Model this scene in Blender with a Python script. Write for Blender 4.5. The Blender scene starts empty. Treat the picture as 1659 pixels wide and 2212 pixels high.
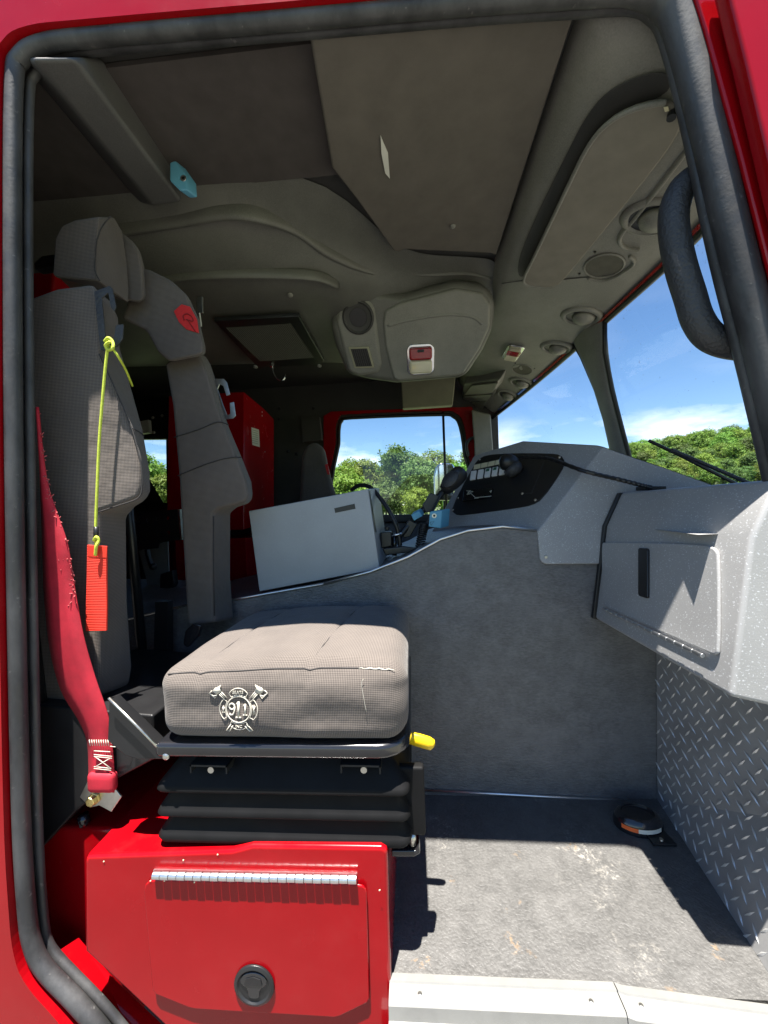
import bpy, bmesh, math, random
from mathutils import Vector, Matrix, noise
from mathutils.bvhtree import BVHTree
random.seed(7)
SC = bpy.context.scene
# ------------------------------------------------------------------ camera, sky, sun, exposure
PXF = 830.0                      # focal length in pixels of a 1659 x 2212 frame
YAW, ROLL, CAMZ = math.radians(4.0), math.radians(1.9), 0.98
FW = Vector((-math.sin(YAW), math.cos(YAW), 0)); R0 = Vector((math.cos(YAW), math.sin(YAW), 0)); UP = Vector((0, 0, 1))
RT = R0 * math.cos(ROLL) - UP * math.sin(ROLL)
UPC = R0 * math.sin(ROLL) + UP * math.cos(ROLL)
CAM = Vector((0, 0, CAMZ))
cd = bpy.data.cameras.new('camera'); cam = bpy.data.objects.new('camera', cd); SC.collection.objects.link(cam)
cd.sensor_fit = 'HORIZONTAL'; cd.sensor_width = 36; cd.lens = 36 * PXF / 1659.0
cd.clip_start = 0.02; cd.clip_end = 2000
M = Matrix((RT, UPC, -FW)).transposed().to_4x4(); M.translation = CAM
cam.matrix_world = M
SC.camera = cam

SUN_DIR = Vector((0.048, 0.200, -1.0)).normalized()      # the way the light travels
W = bpy.data.worlds.new('World'); SC.world = W; W.use_nodes = True
nt = W.node_tree; nt.nodes.clear()
def wn(t, **k):
    n = nt.nodes.new(t)
    for a, b in k.items(): setattr(n, a, b)
    return n
sky = wn('ShaderNodeTexSky', sky_type='NISHITA', sun_disc=False)
sky.sun_elevation = math.asin(-SUN_DIR.z); sky.sun_rotation = math.atan2(-SUN_DIR.x, -SUN_DIR.y)
sky.altitude = 1200; sky.air_density = 1.0; sky.dust_density = 0.15; sky.ozone_density = 1.6
tc = wn('ShaderNodeTexCoord'); sep = wn('ShaderNodeSeparateXYZ'); nt.links.new(tc.outputs['Generated'], sep.inputs[0])
def wm(op, a, b=None, clamp=False):
    n = wn('ShaderNodeMath', operation=op, use_clamp=clamp)
    for i, x in enumerate((a, b)):
        if x is None: continue
        if isinstance(x, (int, float)): n.inputs[i].default_value = x
        else: nt.links.new(x, n.inputs[i])
    return n.outputs[0]
zz = wm('ADD', wm('MAXIMUM', sep.outputs[2], 0.0), 0.16)
cmb = wn('ShaderNodeCombineXYZ')
nt.links.new(wm('DIVIDE', sep.outputs[0], zz), cmb.inputs[0]); nt.links.new(wm('DIVIDE', sep.outputs[1], zz), cmb.inputs[1])
nz = wn('ShaderNodeTexNoise'); nz.inputs['Scale'].default_value = 1.5; nz.inputs['Detail'].default_value = 9
nz.inputs['Roughness'].default_value = 0.56
mp = wn('ShaderNodeMapping'); mp.inputs['Location'].default_value = (3.1, 1.7, 0)
nt.links.new(cmb.outputs[0], mp.inputs[0]); nt.links.new(mp.outputs[0], nz.inputs['Vector'])
rmp = wn('ShaderNodeMapRange'); rmp.inputs[1].default_value = 0.49; rmp.inputs[2].default_value = 0.66
nt.links.new(nz.outputs[0], rmp.inputs[0])
mixc = wn('ShaderNodeMix', data_type='RGBA'); mixc.inputs[7].default_value = (9.2, 9.5, 10.0, 1)
hsv = wn('ShaderNodeHueSaturation'); hsv.inputs['Saturation'].default_value = 1.16
nt.links.new(sky.outputs[0], hsv.inputs['Color'])
fd = wn('ShaderNodeMapRange'); fd.inputs[1].default_value = 0.10; fd.inputs[2].default_value = 0.22; fd.inputs[3].default_value = 1.0; fd.inputs[4].default_value = 0.05
nt.links.new(sep.outputs[2], fd.inputs[0])
nt.links.new(wm('MULTIPLY', wm('MULTIPLY', rmp.outputs[0], 0.92), fd.outputs[0]), mixc.inputs[0]); nt.links.new(hsv.outputs[0], mixc.inputs[6])
bg = wn('ShaderNodeBackground'); bg.inputs[1].default_value = 0.058
nt.links.new(mixc.outputs[2], bg.inputs[0])
wo = wn('ShaderNodeOutputWorld'); nt.links.new(bg.outputs[0], wo.inputs[0])

sl = bpy.data.lights.new('sun', 'SUN'); sl.energy = 5.0; sl.angle = math.radians(0.53); sl.color = (1, 0.95, 0.87)
so = bpy.data.objects.new('sun', sl); SC.collection.objects.link(so)
so.rotation_euler = SUN_DIR.to_track_quat('-Z', 'Y').to_euler(); so.location = (-2, -6, 20)
SC.view_settings.view_transform = 'Standard'; SC.view_settings.look = 'None'
SC.view_settings.gamma = 1.0; SC.view_settings.use_curve_mapping = False
SC.view_settings.exposure = 1.88
SC.render.engine = 'CYCLES'
SC.cycles.max_bounces = 10; SC.cycles.diffuse_bounces = 6; SC.cycles.transparent_max_bounces = 16
SC.cycles.use_denoising = True
SC.cycles.sample_clamp_indirect = 6

# ------------------------------------------------------------------ from the photograph's lines to the place
def ray(u, v): return FW + RT * ((u - 829.5) / PXF) + UPC * ((1106 - v) / PXF)
def at(u, v, X=None, Y=None, Z=None):
    d = ray(u, v)
    t = X / d.x if X is not None else Y / d.y if Y is not None else (Z - CAMZ) / d.z
    return CAM + d * t
def onp(u, v, p, n, off=0.0):
    d = ray(u, v); t = (p - CAM).dot(n) / d.dot(n)
    return CAM + d * t + n * off
def pp(uv, Y=None, X=None, Z=None): return [at(u, v, X=X, Y=Y, Z=Z) for u, v in uv]

# ------------------------------------------------------------------ mesh helpers
WL = {}
def link(o, parent=None, origin=Vector((0, 0, 0))):
    SC.collection.objects.link(o)
    pl = WL[parent.name] if parent else Vector((0, 0, 0))
    o.parent = parent; o.location = origin - pl; WL[o.name] = origin.copy()
    return o
def thing(name, label, cat, loc=(0, 0, 0), group=None):
    o = bpy.data.objects.new(name, None); o.empty_display_size = 0.05
    link(o, None, Vector(loc)); o['label'] = label; o['category'] = cat
    if group: o['group'] = group
    return o
def tag(o, label, cat, group=None):
    o['label'] = label; o['category'] = cat
    if group: o['group'] = group
    return o
def O(name, vf, mat, parent=None, smooth=False, bevel=0, bseg=2, solid=0, sub=0, angle=35, kind=None):
    vs, fs = vf
    vs = [Vector(v) for v in vs]
    lo = Vector([min(v[i] for v in vs) for i in range(3)]); hi = Vector([max(v[i] for v in vs) for i in range(3)])
    org = (lo + hi) / 2
    me = bpy.data.meshes.new(name); me.from_pydata([v - org for v in vs], [], fs); me.update()
    bm = bmesh.new(); bm.from_mesh(me); bmesh.ops.recalc_face_normals(bm, faces=bm.faces); bm.to_mesh(me); bm.free()
    for m in (mat if isinstance(mat, (list, tuple)) else [mat]): me.materials.append(m)
    o = bpy.data.objects.new(name, me); link(o, parent, org)
    if smooth:
        for p in me.polygons: p.use_smooth = True
    if solid:
        s = o.modifiers.new('solid', 'SOLIDIFY'); s.thickness = solid; s.offset = 0
    if bevel:
        b = o.modifiers.new('bevel', 'BEVEL'); b.width = bevel; b.segments = bseg; b.limit_method = 'ANGLE'; b.angle_limit = math.radians(angle)
        b.harden_normals = False
        for p in me.polygons: p.use_smooth = True
        w = o.modifiers.new('wn', 'WEIGHTED_NORMAL'); w.keep_sharp = False
    if sub:
        s = o.modifiers.new('sub', 'SUBSURF'); s.levels = sub; s.render_levels = sub
        for p in me.polygons: p.use_smooth = True
    if kind: o['kind'] = kind
    return o
def join(*vfs):
    V, F = [], []
    for vs, fs in vfs:
        n = len(V); V += list(vs); F += [tuple(i + n for i in f) for f in fs]
    return V, F
def prism(A, B):
    n = len(A)
    return list(A) + list(B), [tuple(range(n))[::-1], tuple(range(n, 2 * n))] + [(i, (i + 1) % n, n + (i + 1) % n, n + i) for i in range(n)]
def ext(A, vec):
    vec = Vector(vec); return prism([Vector(a) for a in A], [Vector(a) + vec for a in A])
def box(x0, x1, y0, y1, z0, z1):
    return prism([(x0, y0, z0), (x1, y0, z0), (x1, y1, z0), (x0, y1, z0)], [(x0, y0, z1), (x1, y0, z1), (x1, y1, z1), (x0, y1, z1)])
def obox(c, ax, ay, az, sx, sy, sz):
    c = Vector(c); h = [(-1, -1), (1, -1), (1, 1), (-1, 1)]
    return prism([c + ax * (i * sx / 2) + ay * (j * sy / 2) - az * (sz / 2) for i, j in h], [c + ax * (i * sx / 2) + ay * (j * sy / 2) + az * (sz / 2) for i, j in h])
def chaik(P, n=2, closed=True):
    P = [Vector(p) for p in P]
    for _ in range(n):
        Q = []
        m = len(P)
        for i in range(m if closed else m - 1):
            a, b = P[i], P[(i + 1) % m]; Q += [a * .75 + b * .25, a * .25 + b * .75]
        if not closed: Q = [P[0]] + Q + [P[-1]]
        P = Q
    return P
def spline(P, n=6, closed=False):
    P = [Vector(p) for p in P]; m = len(P); out = []
    g = (lambda i: P[i % m]) if closed else (lambda i: P[max(0, min(m - 1, i))])
    for i in range(m if closed else m - 1):
        a, b, c, d = g(i - 1), g(i), g(i + 1), g(i + 2)
        for k in range(n):
            t = k / n
            out.append(0.5 * (2 * b + (c - a) * t + (2 * a - 5 * b + 4 * c - d) * t * t + (3 * b - a - 3 * c + d) * t ** 3))
    if not closed: out.append(P[-1])
    return out
def tube(P, r, n=10, closed=False, flat=1.0, up=None):
    P = [Vector(p) for p in P]; m = len(P); V = []; F = []
    rr = r if isinstance(r, (list, tuple)) else [r] * m
    nv = None
    for i in range(m):
        a = P[(i - 1) % m] if (closed or i) else P[0]; b = P[(i + 1) % m] if (closed or i < m - 1) else P[-1]
        t = (b - a).normalized()
        if nv is None:
            nv = Vector(up) if up else (Vector((0, 0, 1)) if abs(t.z) < .8 else Vector((1, 0, 0)))
        nv = (nv - t * nv.dot(t)).normalized(); bn = t.cross(nv)
        for k in range(n):
            A = 2 * math.pi * k / n
            V.append(P[i] + (nv * math.cos(A) + bn * math.sin(A) * flat) * rr[i])
    for i in range(m if closed else m - 1):
        j = (i + 1) % m
        for k in range(n): F.append((i * n + k, i * n + (k + 1) % n, j * n + (k + 1) % n, j * n + k))
    if not closed: F += [tuple(range(n))[::-1], tuple(range((m - 1) * n, m * n))]
    return V, F
def lathe(prof, o, ax, n=24, sy=1.0, xa=None):
    ax = Vector(ax).normalized(); o = Vector(o)
    a = Vector(xa) if xa else ax.orthogonal(); a = (a - ax * a.dot(ax)).normalized(); b = ax.cross(a)
    V, F = [], []
    for r, h in prof:
        for k in range(n):
            A = 2 * math.pi * k / n; V.append(o + ax * h + a * (r * math.cos(A)) + b * (r * sy * math.sin(A)))
    for i in range(len(prof) - 1):
        for k in range(n): F.append((i * n + k, i * n + (k + 1) % n, (i + 1) * n + (k + 1) % n, (i + 1) * n + k))
    F += [tuple(range(n))[::-1], tuple(range((len(prof) - 1) * n, len(prof) * n))]
    return V, F
def grid(rows):
    m = len(rows[0]); V = [p for r in rows for p in r]
    return V, [(i * m + j, i * m + j + 1, (i + 1) * m + j + 1, (i + 1) * m + j) for i in range(len(rows) - 1) for j in range(m - 1)]
def ribbon(L, Rr): return grid([[Vector(a), Vector(b)] for a, b in zip(L, Rr)])
def rbox(x0, x1, y0, y1, z0, z1, r, n=10, fn=None):
    c = Vector(((x0 + x1) / 2, (y0 + y1) / 2, (z0 + z1) / 2)); h = Vector(((x1 - x0) / 2, (y1 - y0) / 2, (z1 - z0) / 2))
    bm = bmesh.new(); bmesh.ops.create_cube(bm, size=2)
    bmesh.ops.subdivide_edges(bm, edges=bm.edges[:], cuts=n, use_grid_fill=True)
    V = []
    for v in bm.verts:
        q = Vector((v.co.x * h.x, v.co.y * h.y, v.co.z * h.z))
        i = Vector([max(-h[k] + r, min(h[k] - r, q[k])) for k in range(3)])
        d = q - i
        # a finer spread of rows near the edges
        p = i + d.normalized() * r if d.length > 1e-6 else q
        p = c + p
        V.append(fn(p) if fn else p)
    bm.verts.index_update()
    F = [tuple(v.index for v in f.verts) for f in bm.faces]; bm.free()
    return V, F
def holed(outer, holes):
    bm = bmesh.new(); E = []
    for loop in [outer] + holes:
        vs = [bm.verts.new(p) for p in loop]
        for i in range(len(vs)): E.append(bm.edges.new((vs[i], vs[(i + 1) % len(vs)])))
    bmesh.ops.triangle_fill(bm, use_beauty=True, edges=E)
    bm.verts.index_update()
    V = [v.co.copy() for v in bm.verts]; F = [tuple(v.index for v in f.verts) for f in bm.faces]; bm.free()
    return V, F
def rrect(c, ax, ay, w, h, r, n=4):
    c = Vector(c); out = []
    for sx, sy, a0 in ((1, 1, 0), (-1, 1, 90), (-1, -1, 180), (1, -1, 270)):
        for k in range(n + 1):
            A = math.radians(a0 + 90 * k / n)
            out.append(c + ax * (sx * (w / 2 - r) + r * math.cos(A)) + ay * (sy * (h / 2 - r) + r * math.sin(A)))
    return out
def text(name, s, loc, ax, ay, size, mat, parent, depth=0.0006):
    cu = bpy.data.curves.new(name, 'FONT'); cu.body = s; cu.size = size; cu.align_x = 'CENTER'; cu.align_y = 'CENTER'; cu.extrude = depth; cu.resolution_u = 3
    tmp = bpy.data.objects.new('tmp', cu); SC.collection.objects.link(tmp)
    me = bpy.data.meshes.new_from_object(tmp.evaluated_get(bpy.context.evaluated_depsgraph_get()))
    bpy.data.objects.remove(tmp)
    me.name = name; me.materials.clear(); me.materials.append(mat)
    az = ax.cross(ay).normalized()
    me.transform(Matrix((ax.normalized(), ay.normalized(), az)).transposed().to_4x4())
    o = bpy.data.objects.new(name, me); link(o, parent, Vector(loc)); return o
XA, YA, ZA = Vector((1, 0, 0)), Vector((0, 1, 0)), Vector((0, 0, 1))

# ------------------------------------------------------------------ materials
class NT:
    def __init__(s, name):
        s.m = bpy.data.materials.new(name); s.m.use_nodes = True; s.t = s.m.node_tree; s.b = s.t.nodes['Principled BSDF']; s._c = None
    def n(s, t, **k):
        x = s.t.nodes.new(t)
        for a, b in k.items(): setattr(x, a, b)
        return x
    def l(s, a, b): s.t.links.new(a, b)
    def co(s):
        if not s._c: s._c = s.n('ShaderNodeTexCoord').outputs['Object']
        return s._c
    def noise(s, sc, det=4, ro=.55, vec=None, stretch=None):
        x = s.n('ShaderNodeTexNoise'); x.inputs['Scale'].default_value = sc; x.inputs['Detail'].default_value = det; x.inputs['Roughness'].default_value = ro
        v = vec or s.co()
        if stretch:
            mp = s.n('ShaderNodeMapping'); mp.inputs['Scale'].default_value = stretch; s.l(v, mp.inputs[0]); v = mp.outputs[0]
        s.l(v, x.inputs['Vector']); return x.outputs[0]
    def vor(s, sc, feat='F1', out='Distance', rnd=1.0):
        x = s.n('ShaderNodeTexVoronoi', feature=feat); x.inputs['Scale'].default_value = sc; x.inputs['Randomness'].default_value = rnd
        s.l(s.co(), x.inputs['Vector']); return x.outputs[out]
    def rng(s, a, f0, f1, t0=0., t1=1.):
        x = s.n('ShaderNodeMapRange'); s.l(a, x.inputs[0])
        for i, q in enumerate((f0, f1, t0, t1)): x.inputs[i + 1].default_value = q
        return x.outputs[0]
    def ma(s, op, a, b=None):
        x = s.n('ShaderNodeMath', operation=op)
        for i, q in enumerate((a, b)):
            if q is None: continue
            if isinstance(q, (int, float)): x.inputs[i].default_value = q
            else: s.l(q, x.inputs[i])
        return x.outputs[0]
    def mix(s, f, a, b):
        x = s.n('ShaderNodeMix', data_type='RGBA')
        for i, q in ((0, f), (6, a), (7, b)):
            if isinstance(q, (int, float)): x.inputs[i].default_value = q
            elif isinstance(q, tuple): x.inputs[i].default_value = (*q, 1)
            else: s.l(q, x.inputs[i])
        return x.outputs[2]
    def bump(s, h, st, dist=.002):
        x = s.n('ShaderNodeBump'); x.inputs['Strength'].default_value = st; x.inputs['Distance'].default_value = dist
        s.l(h, x.inputs['Height'])
        if s.b.inputs['Normal'].is_linked: s.l(s.b.inputs['Normal'].links[0].from_socket, x.inputs['Normal'])
        s.l(x.outputs[0], s.b.inputs['Normal'])
    def col(s, c):
        if isinstance(c, tuple): s.b.inputs['Base Color'].default_value = (*c, 1)
        else: s.l(c, s.b.inputs['Base Color'])
    def rough(s, r):
        if isinstance(r, (int, float)): s.b.inputs['Roughness'].default_value = r
        else: s.l(r, s.b.inputs['Roughness'])
def mul(c, k): return tuple(x * k for x in c)
def pm(name, c, rough=.5, metal=0., var=.12, vs=9, bump=0., bs=300, coat=0., spec=.5, bd=.001):
    x = NT(name)
    if var: x.col(x.mix(x.rng(x.noise(vs, 5), .3, .7), mul(c, 1 - var), mul(c, 1 + var)))
    else: x.col(c)
    x.rough(x.rng(x.noise(vs * 2.3, 4), .25, .75, max(.02, rough * .85), min(1, rough * 1.15)))
    x.b.inputs['Metallic'].default_value = metal; x.b.inputs['Specular IOR Level'].default_value = spec
    if coat: x.b.inputs['Coat Weight'].default_value = coat; x.b.inputs['Coat Roughness'].default_value = .04
    if bump: x.bump(x.noise(bs, 3), bump, bd)
    return x.m
def paint():
    x = NT('red_paint')
    d = x.rng(x.noise(160, 2), .70, .74)
    base = x.mix(x.rng(x.noise(5, 5), .35, .7), (.285, .0012, .004), (.325, .0018, .0055))
    x.col(x.mix(x.ma('MULTIPLY', x.rng(x.noise(9, 7, .72),   .50, .78), .035), base, (.30, .17, .14)))
    x.rough(x.rng(x.noise(14, 5), .3, .75, .16, .30)); x.b.inputs['Coat Weight'].default_value = .4; x.b.inputs['Coat Roughness'].default_value = .03; x.b.inputs['Specular IOR Level'].default_value = .15
    x.bump(x.noise(220, 2), .05, .0006)
    return x.m
def rubber():
    x = NT('door_rubber'); g = x.rng(x.noise(10, 6, .65, stretch=(1, 1, .35)), .40, .72)
    c = x.mix(g, (.028, .028, .030), (.085, .085, .087))
    c = x.mix(x.rng(x.noise(70, 4), .66, .80, 0, .7), c, (.22, .21, .20))
    x.col(c); x.rough(x.rng(x.noise(30, 4), .3, .7, .42, .68)); x.bump(x.noise(140, 4), .35, .001)
    return x.m
def weave():
    x = NT('seat_fabric'); p = x.n('ShaderNodeSeparateXYZ'); x.l(x.co(), p.inputs[0])
    geo = x.n('ShaderNodeNewGeometry'); q = x.n('ShaderNodeSeparateXYZ'); x.l(geo.outputs['Normal'], q.inputs[0])
    tot = None
    for i in range(3):
        w = x.ma('SINE', x.ma('MULTIPLY', p.outputs[i], 2 * math.pi / .0036))
        w = x.ma('MULTIPLY', w, x.ma('SUBTRACT', 1.0, x.ma('ABSOLUTE', q.outputs[i])))
        tot = w if tot is None else x.ma('ADD', tot, w)
    h = x.rng(tot, -1.2, 1.2)
    dirt = x.rng(x.noise(7, 6, .6), .35, .7)
    c = x.mix(h, (.060, .052, .048), x.mix(dirt, (.155, .132, .117), (.205, .175, .153)))
    x.col(c); x.rough(.92); x.b.inputs['Specular IOR Level'].default_value = .2
    x.b.inputs['Sheen Weight'].default_value = .12
    x.bump(h, .35, .0008); x.bump(x.noise(11, 3, .5), .55, .012)
    return x.m
def speckle(name, c, fk=.85):
    x = NT(name); a = x.rng(x.vor(330, rnd=1.0), .10, .20, 1, 0)
    k = x.rng(x.noise(190, 2), .55, .60)
    b = x.rng(x.vor(520), .08, .16, 1, 0)
    cc = x.mix(x.rng(x.noise(6, 5), .3, .7), mul(c, .93), mul(c, 1.07))
    cc = x.mix(x.ma('MULTIPLY', b, .5), cc, mul(c, .6))
    fl = x.noise(270, 1, .4, stretch=(1, .75, 1.2)); fl2 = x.noise(120, 1)
    cc = x.mix(x.ma('MULTIPLY', x.rng(fl, .655, .70), fk * .6), cc, (.75, .77, .80))
    x.col(cc); x.rough(.38); x.bump(x.noise(300, 3), .3, .0010)
    return x.m
def vinyl(name, c, bs, sc2=None, wear=0, bmp=.5, rough=.6, stretch=None, mott=0, bdist=.0012, cv=.2):
    x = NT(name); n = x.noise(bs, 3, .6, stretch=stretch)
    cc = x.mix(x.rng(n, .3, .7), mul(c, 1 - cv), mul(c, 1 + cv))
    cc = x.mix(x.rng(x.noise(5, 6, .65), .42, .75, 0, .7), cc, mul(c, 1.45))
    if wear:
        m = x.ma('MULTIPLY', x.rng(x.noise(4.5, 4, .6), .58, .70), x.rng(x.noise(95, 4, .7), .52, .64))
        cc = x.mix(x.ma('MULTIPLY', m, wear), cc, (.50, .47, .42))
        m2 = x.ma('MULTIPLY', x.rng(x.noise(9.7, 3), .66, .70), x.rng(x.noise(90, 3), .52, .6))
        cc = x.mix(x.ma('MULTIPLY', m2, wear * .6), cc, (.42, .26, .12))
    if mott: cc = x.mix(x.rng(x.noise(mott, 6, .7), .35, .68), x.mix(.45, cc, mul(c, .55)), x.mix(.35, cc, mul(c, 1.5)))
    x.col(cc); x.rough(rough); x.bump(n, bmp, bdist)
    return x.m
def glass(name, tint=(1, 1, 1), refl=1.0, dirt=.0):
    x = NT(name); t = x.t
    tr = x.n('ShaderNodeBsdfTransparent'); tr.inputs[0].default_value = (*tint, 1)
    gl = x.n('ShaderNodeBsdfGlossy'); gl.inputs['Roughness'].default_value = .01
    lw = x.n('ShaderNodeLayerWeight'); lw.inputs[0].default_value = .5
    mx = x.n('ShaderNodeMixShader'); x.l(x.ma('MULTIPLY', x.ma('ADD', .045, x.ma('MULTIPLY', x.ma('POWER', lw.outputs['Facing'], 5.0), .8)), refl), mx.inputs[0]); x.l(tr.outputs[0], mx.inputs[1]); x.l(gl.outputs[0], mx.inputs[2])
    out = t.nodes['Material Output']; last = mx.outputs[0]
    if dirt:
        df = x.n('ShaderNodeBsdfDiffuse'); df.inputs[0].default_value = (.5, .5, .48, 1)
        m2 = x.n('ShaderNodeMixShader'); sp = x.rng(x.noise(60, 3, .6), .66, .74, 0, dirt); x.l(sp, m2.inputs[0]); x.l(last, m2.inputs[1]); x.l(df.outputs[0], m2.inputs[2]); last = m2.outputs[0]
    x.l(last, out.inputs['Surface']); return x.m
MT = {}
MT['red'] = paint(); MT['rubber'] = rubber(); MT['fabric'] = weave()
MT['speck'] = speckle('speckled_grey_coating', (.325, .323, .322)); MT['speckbox'] = speckle('plain_grey_coating', (.30, .32, .34), .12)
MT['floor'] = vinyl('floor_vinyl', (.096, .094, .091), 150, wear=.85, bmp=1.0, rough=.45, bdist=.0025, cv=.36, mott=26)
MT['tunnel'] = vinyl('tunnel_vinyl', (.122, .121, .122), 150, bmp=1.0, rough=.40, mott=16, bdist=.003, cv=.42, stretch=(.55, 1, 1.5))
MT['liner'] = vinyl('moulded_liner', (.19, .187, .165), 300, bmp=.3, rough=.5)
MT['cloth'] = pm('headliner_cloth', (.135, .122, .104), .85, var=.10, vs=14, bump=.3, bs=500, spec=.2)
MT['dark'] = vinyl('dark_liner', (.040, .039, .037), 420, bmp=.25, rough=.6)
MT['black'] = pm('black_plastic', (.012, .012, .013), .38, var=.2, bump=.15, bs=500)
MT['bellow'] = pm('bellows_rubber', (.008, .008, .0085), .6, var=.18, vs=12, bump=.15, bs=400, spec=.12)
MT['blackm'] = pm('black_gloss_metal', (.012, .012, .014), .22, var=.15, coat=.5)
MT['foam'] = pm('grip_foam', (.034, .035, .038), .5, var=.2, bump=1.0, bs=170, bd=.003)
MT['alu'] = pm('aluminium', (.72, .73, .74), .33, 1.0, var=.08, vs=20, bump=.12, bs=200)
MT['alupaint'] = pm('sill_aluminium', (.22, .217, .205), .5, .1, var=.07, vs=24, bump=.1, bs=150)
MT['tread'] = pm('tread_plate', (.33, .33, .33), .45, .35, var=.14, vs=8, bump=.2, bs=90)
MT['lug'] = pm('tread_lug', (.62, .62, .61), .35, .45, var=.08, vs=30)
MT['chrome'] = pm('chrome', (.85, .86, .88), .08, 1.0, var=.03)
MT['steel'] = pm('zinc_steel', (.55, .54, .50), .35, 1.0, var=.15, vs=40)
MT['brass'] = pm('yellow_zinc', (.65, .52, .22), .3, 1.0, var=.15, vs=60)
MT['railm'] = pm('dark_rail', (.03, .03, .03), .5, .3, var=.15, spec=.2)
MT['yellow'] = pm('yellow_vinyl', (.85, .55, .01), .35, var=.05)
MT['cord'] = pm('yellow_cord', (.52, .60, .06), .7, var=.15, vs=120, bump=.6, bs=500)
MT['orange'] = pm('orange_webbing', (.72, .035, .015), .6, var=.08, vs=60)
MT['belt'] = pm('red_webbing', (.40, .010, .026), .75, var=.18, vs=26, bump=.4, bs=700)
MT['visor'] = pm('visor_cloth', (.235, .218, .185), .8, var=.10, vs=14, bump=.3, bs=500, spec=.2)
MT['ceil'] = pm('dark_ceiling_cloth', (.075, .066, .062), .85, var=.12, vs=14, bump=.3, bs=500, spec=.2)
MT['unit'] = vinyl('shaded_liner', (.112, .111, .097), 300, bmp=.3, rough=.45)  # moulded liner again, darkened: the roof's shade is put into its colour
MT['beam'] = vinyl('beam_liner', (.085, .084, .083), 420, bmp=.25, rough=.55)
MT['fray'] = pm('frayed_fibre', (.44, .085, .09), .9, var=.25, vs=60)
MT['thread'] = pm('pale_thread', (.50, .47, .40), .8, var=.1, vs=80)
MT['seam'] = pm('dark_thread', (.035, .032, .032), .9, var=.2, vs=80)
MT['blue'] = pm('blue_plastic', (.10, .31, .45), .5, var=.06, bump=.2, bs=400)
MT['white'] = pm('white_plastic', (.86, .86, .84), .4, var=.04)
MT['cream'] = pm('cream_label', (.72, .66, .44), .5, var=.05)
MT['green'] = pm('green_window', (.02, .14, .08), .3, var=.05)
MT['redlens'] = pm('red_lens', (.30, .006, .012), .08, var=.05, coat=1)
MT['clear'] = pm('pale_lens', (.62, .58, .42), .12, var=.08, coat=1)
MT['paper'] = pm('paper_sticker', (.70, .70, .62), .6, var=.06)
MT['ink'] = pm('print_ink', (.05, .05, .05), .7, var=0)
MT['patch'] = pm('red_patch', (.60, .02, .02), .7, var=.1, vs=90, bump=.4, bs=700)
MT['grille'] = pm('grille_mesh', (.07, .065, .05), .6, var=.2, vs=30)
MT['warnor'] = pm('warning_orange', (.78, .14, .03), .5, var=.05)
MT['glass'] = glass('window_glass', (1, 1, 1), .8, .3)
MT['glassd'] = glass('side_glass', (.93, .96, .95), 1.0, .5)

# ------------------------------------------------------------------ outside: ground, wood
GZ = -1.05
def ground_mat():
    x = NT('meadow'); c = x.mix(x.rng(x.noise(.25, 6), .35, .65), (.05, .08, .022), (.08, .11, .035))
    x.col(x.mix(x.rng(x.noise(6, 4), .3, .7), c, (.08, .105, .04))); x.rough(.9); return x.m
def apron_mat():
    x = NT('asphalt'); c = x.mix(x.rng(x.noise(1.2, 6), .3, .7), (.06, .06, .058), (.10, .098, .092)); x.col(c); x.rough(.85); x.bump(x.noise(60, 4), .3, .004); return x.m
def hz(x, y):
    d = math.hypot(x, y); 
    if d < 45: return GZ
    k = min(1, (d - 45) / 160); az = math.atan2(x, y)
    s = 0.5 + 0.5 * math.tanh((az - 0.35) * 3.2)
    return GZ + k * (3 + 19 * s)
N = 60; rows = []
for i in range(N + 1):
    d = 2 + 600 * (i / N) ** 2
    rows.append([Vector((d * math.sin(a), d * math.cos(a), hz(d * math.sin(a), d * math.cos(a)))) for a in [2 * math.pi * k / 72 for k in range(73)]])
V, F = grid(rows); V.append(Vector((0, 0, GZ))); F += [(k, k + 1, len(V) - 1) for k in range(72)]
g = O('ground', (V, F), ground_mat(), smooth=True); g['kind'] = 'structure'
ap = O('apron', box(-9, 1.6, -9, 2.2, GZ - .2, GZ + .02), apron_mat()); ap['kind'] = 'structure'
gv = NT('bounce_gravel'); gv.col(gv.mix(gv.rng(gv.noise(3, 6), .3, .7), (.17, .165, .12), (.25, .24, .19))); gv.rough(.9); gv.bump(gv.noise(40, 4), .5, .01)
lot = O('unseen_bounce_lot', box(1.61, 24, -9, 12, GZ - .2, GZ + .016), gv.m); lot['kind'] = 'structure'  # unseen pale ground, added to bounce sunlight through the windscreen onto the overhead

def leafmat(name, a, b):
    x = NT(name); oi = x.n('ShaderNodeObjectInfo'); c = x.mix(x.rng(x.noise(1.1, 3), .3, .7), a, b)
    hs = x.n('ShaderNodeHueSaturation'); x.l(c, hs.inputs['Color']); x.l(x.rng(oi.outputs['Random'], 0, 1, .47, .53), hs.inputs['Hue']); x.l(x.rng(oi.outputs['Random'], 0, 1, .75, 1.3), hs.inputs['Value'])
    x.col(hs.outputs[0]); x.rough(.6); x.b.inputs['Specular IOR Level'].default_value = .25
    tl = x.n('ShaderNodeBsdfTranslucent'); x.l(hs.outputs[0], tl.inputs[0]); ms = x.n('ShaderNodeMixShader'); ms.inputs[0].default_value = .3
    x.l(x.b.outputs[0], ms.inputs[1]); x.l(tl.outputs[0], ms.inputs[2]); x.l(ms.outputs[0], x.t.nodes['Material Output'].inputs['Surface'])
    return x.m
LEAF = [leafmat('leaf_fresh', (.075, .15, .020), (.17, .27, .040)), leafmat('leaf_deep', (.045, .10, .020), (.105, .18, .038)), leafmat('leaf_yellow', (.10, .17, .02), (.20, .27, .04))]
BARK = pm('bark', (.10, .08, .06), .9, var=.3, vs=3)
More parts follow.
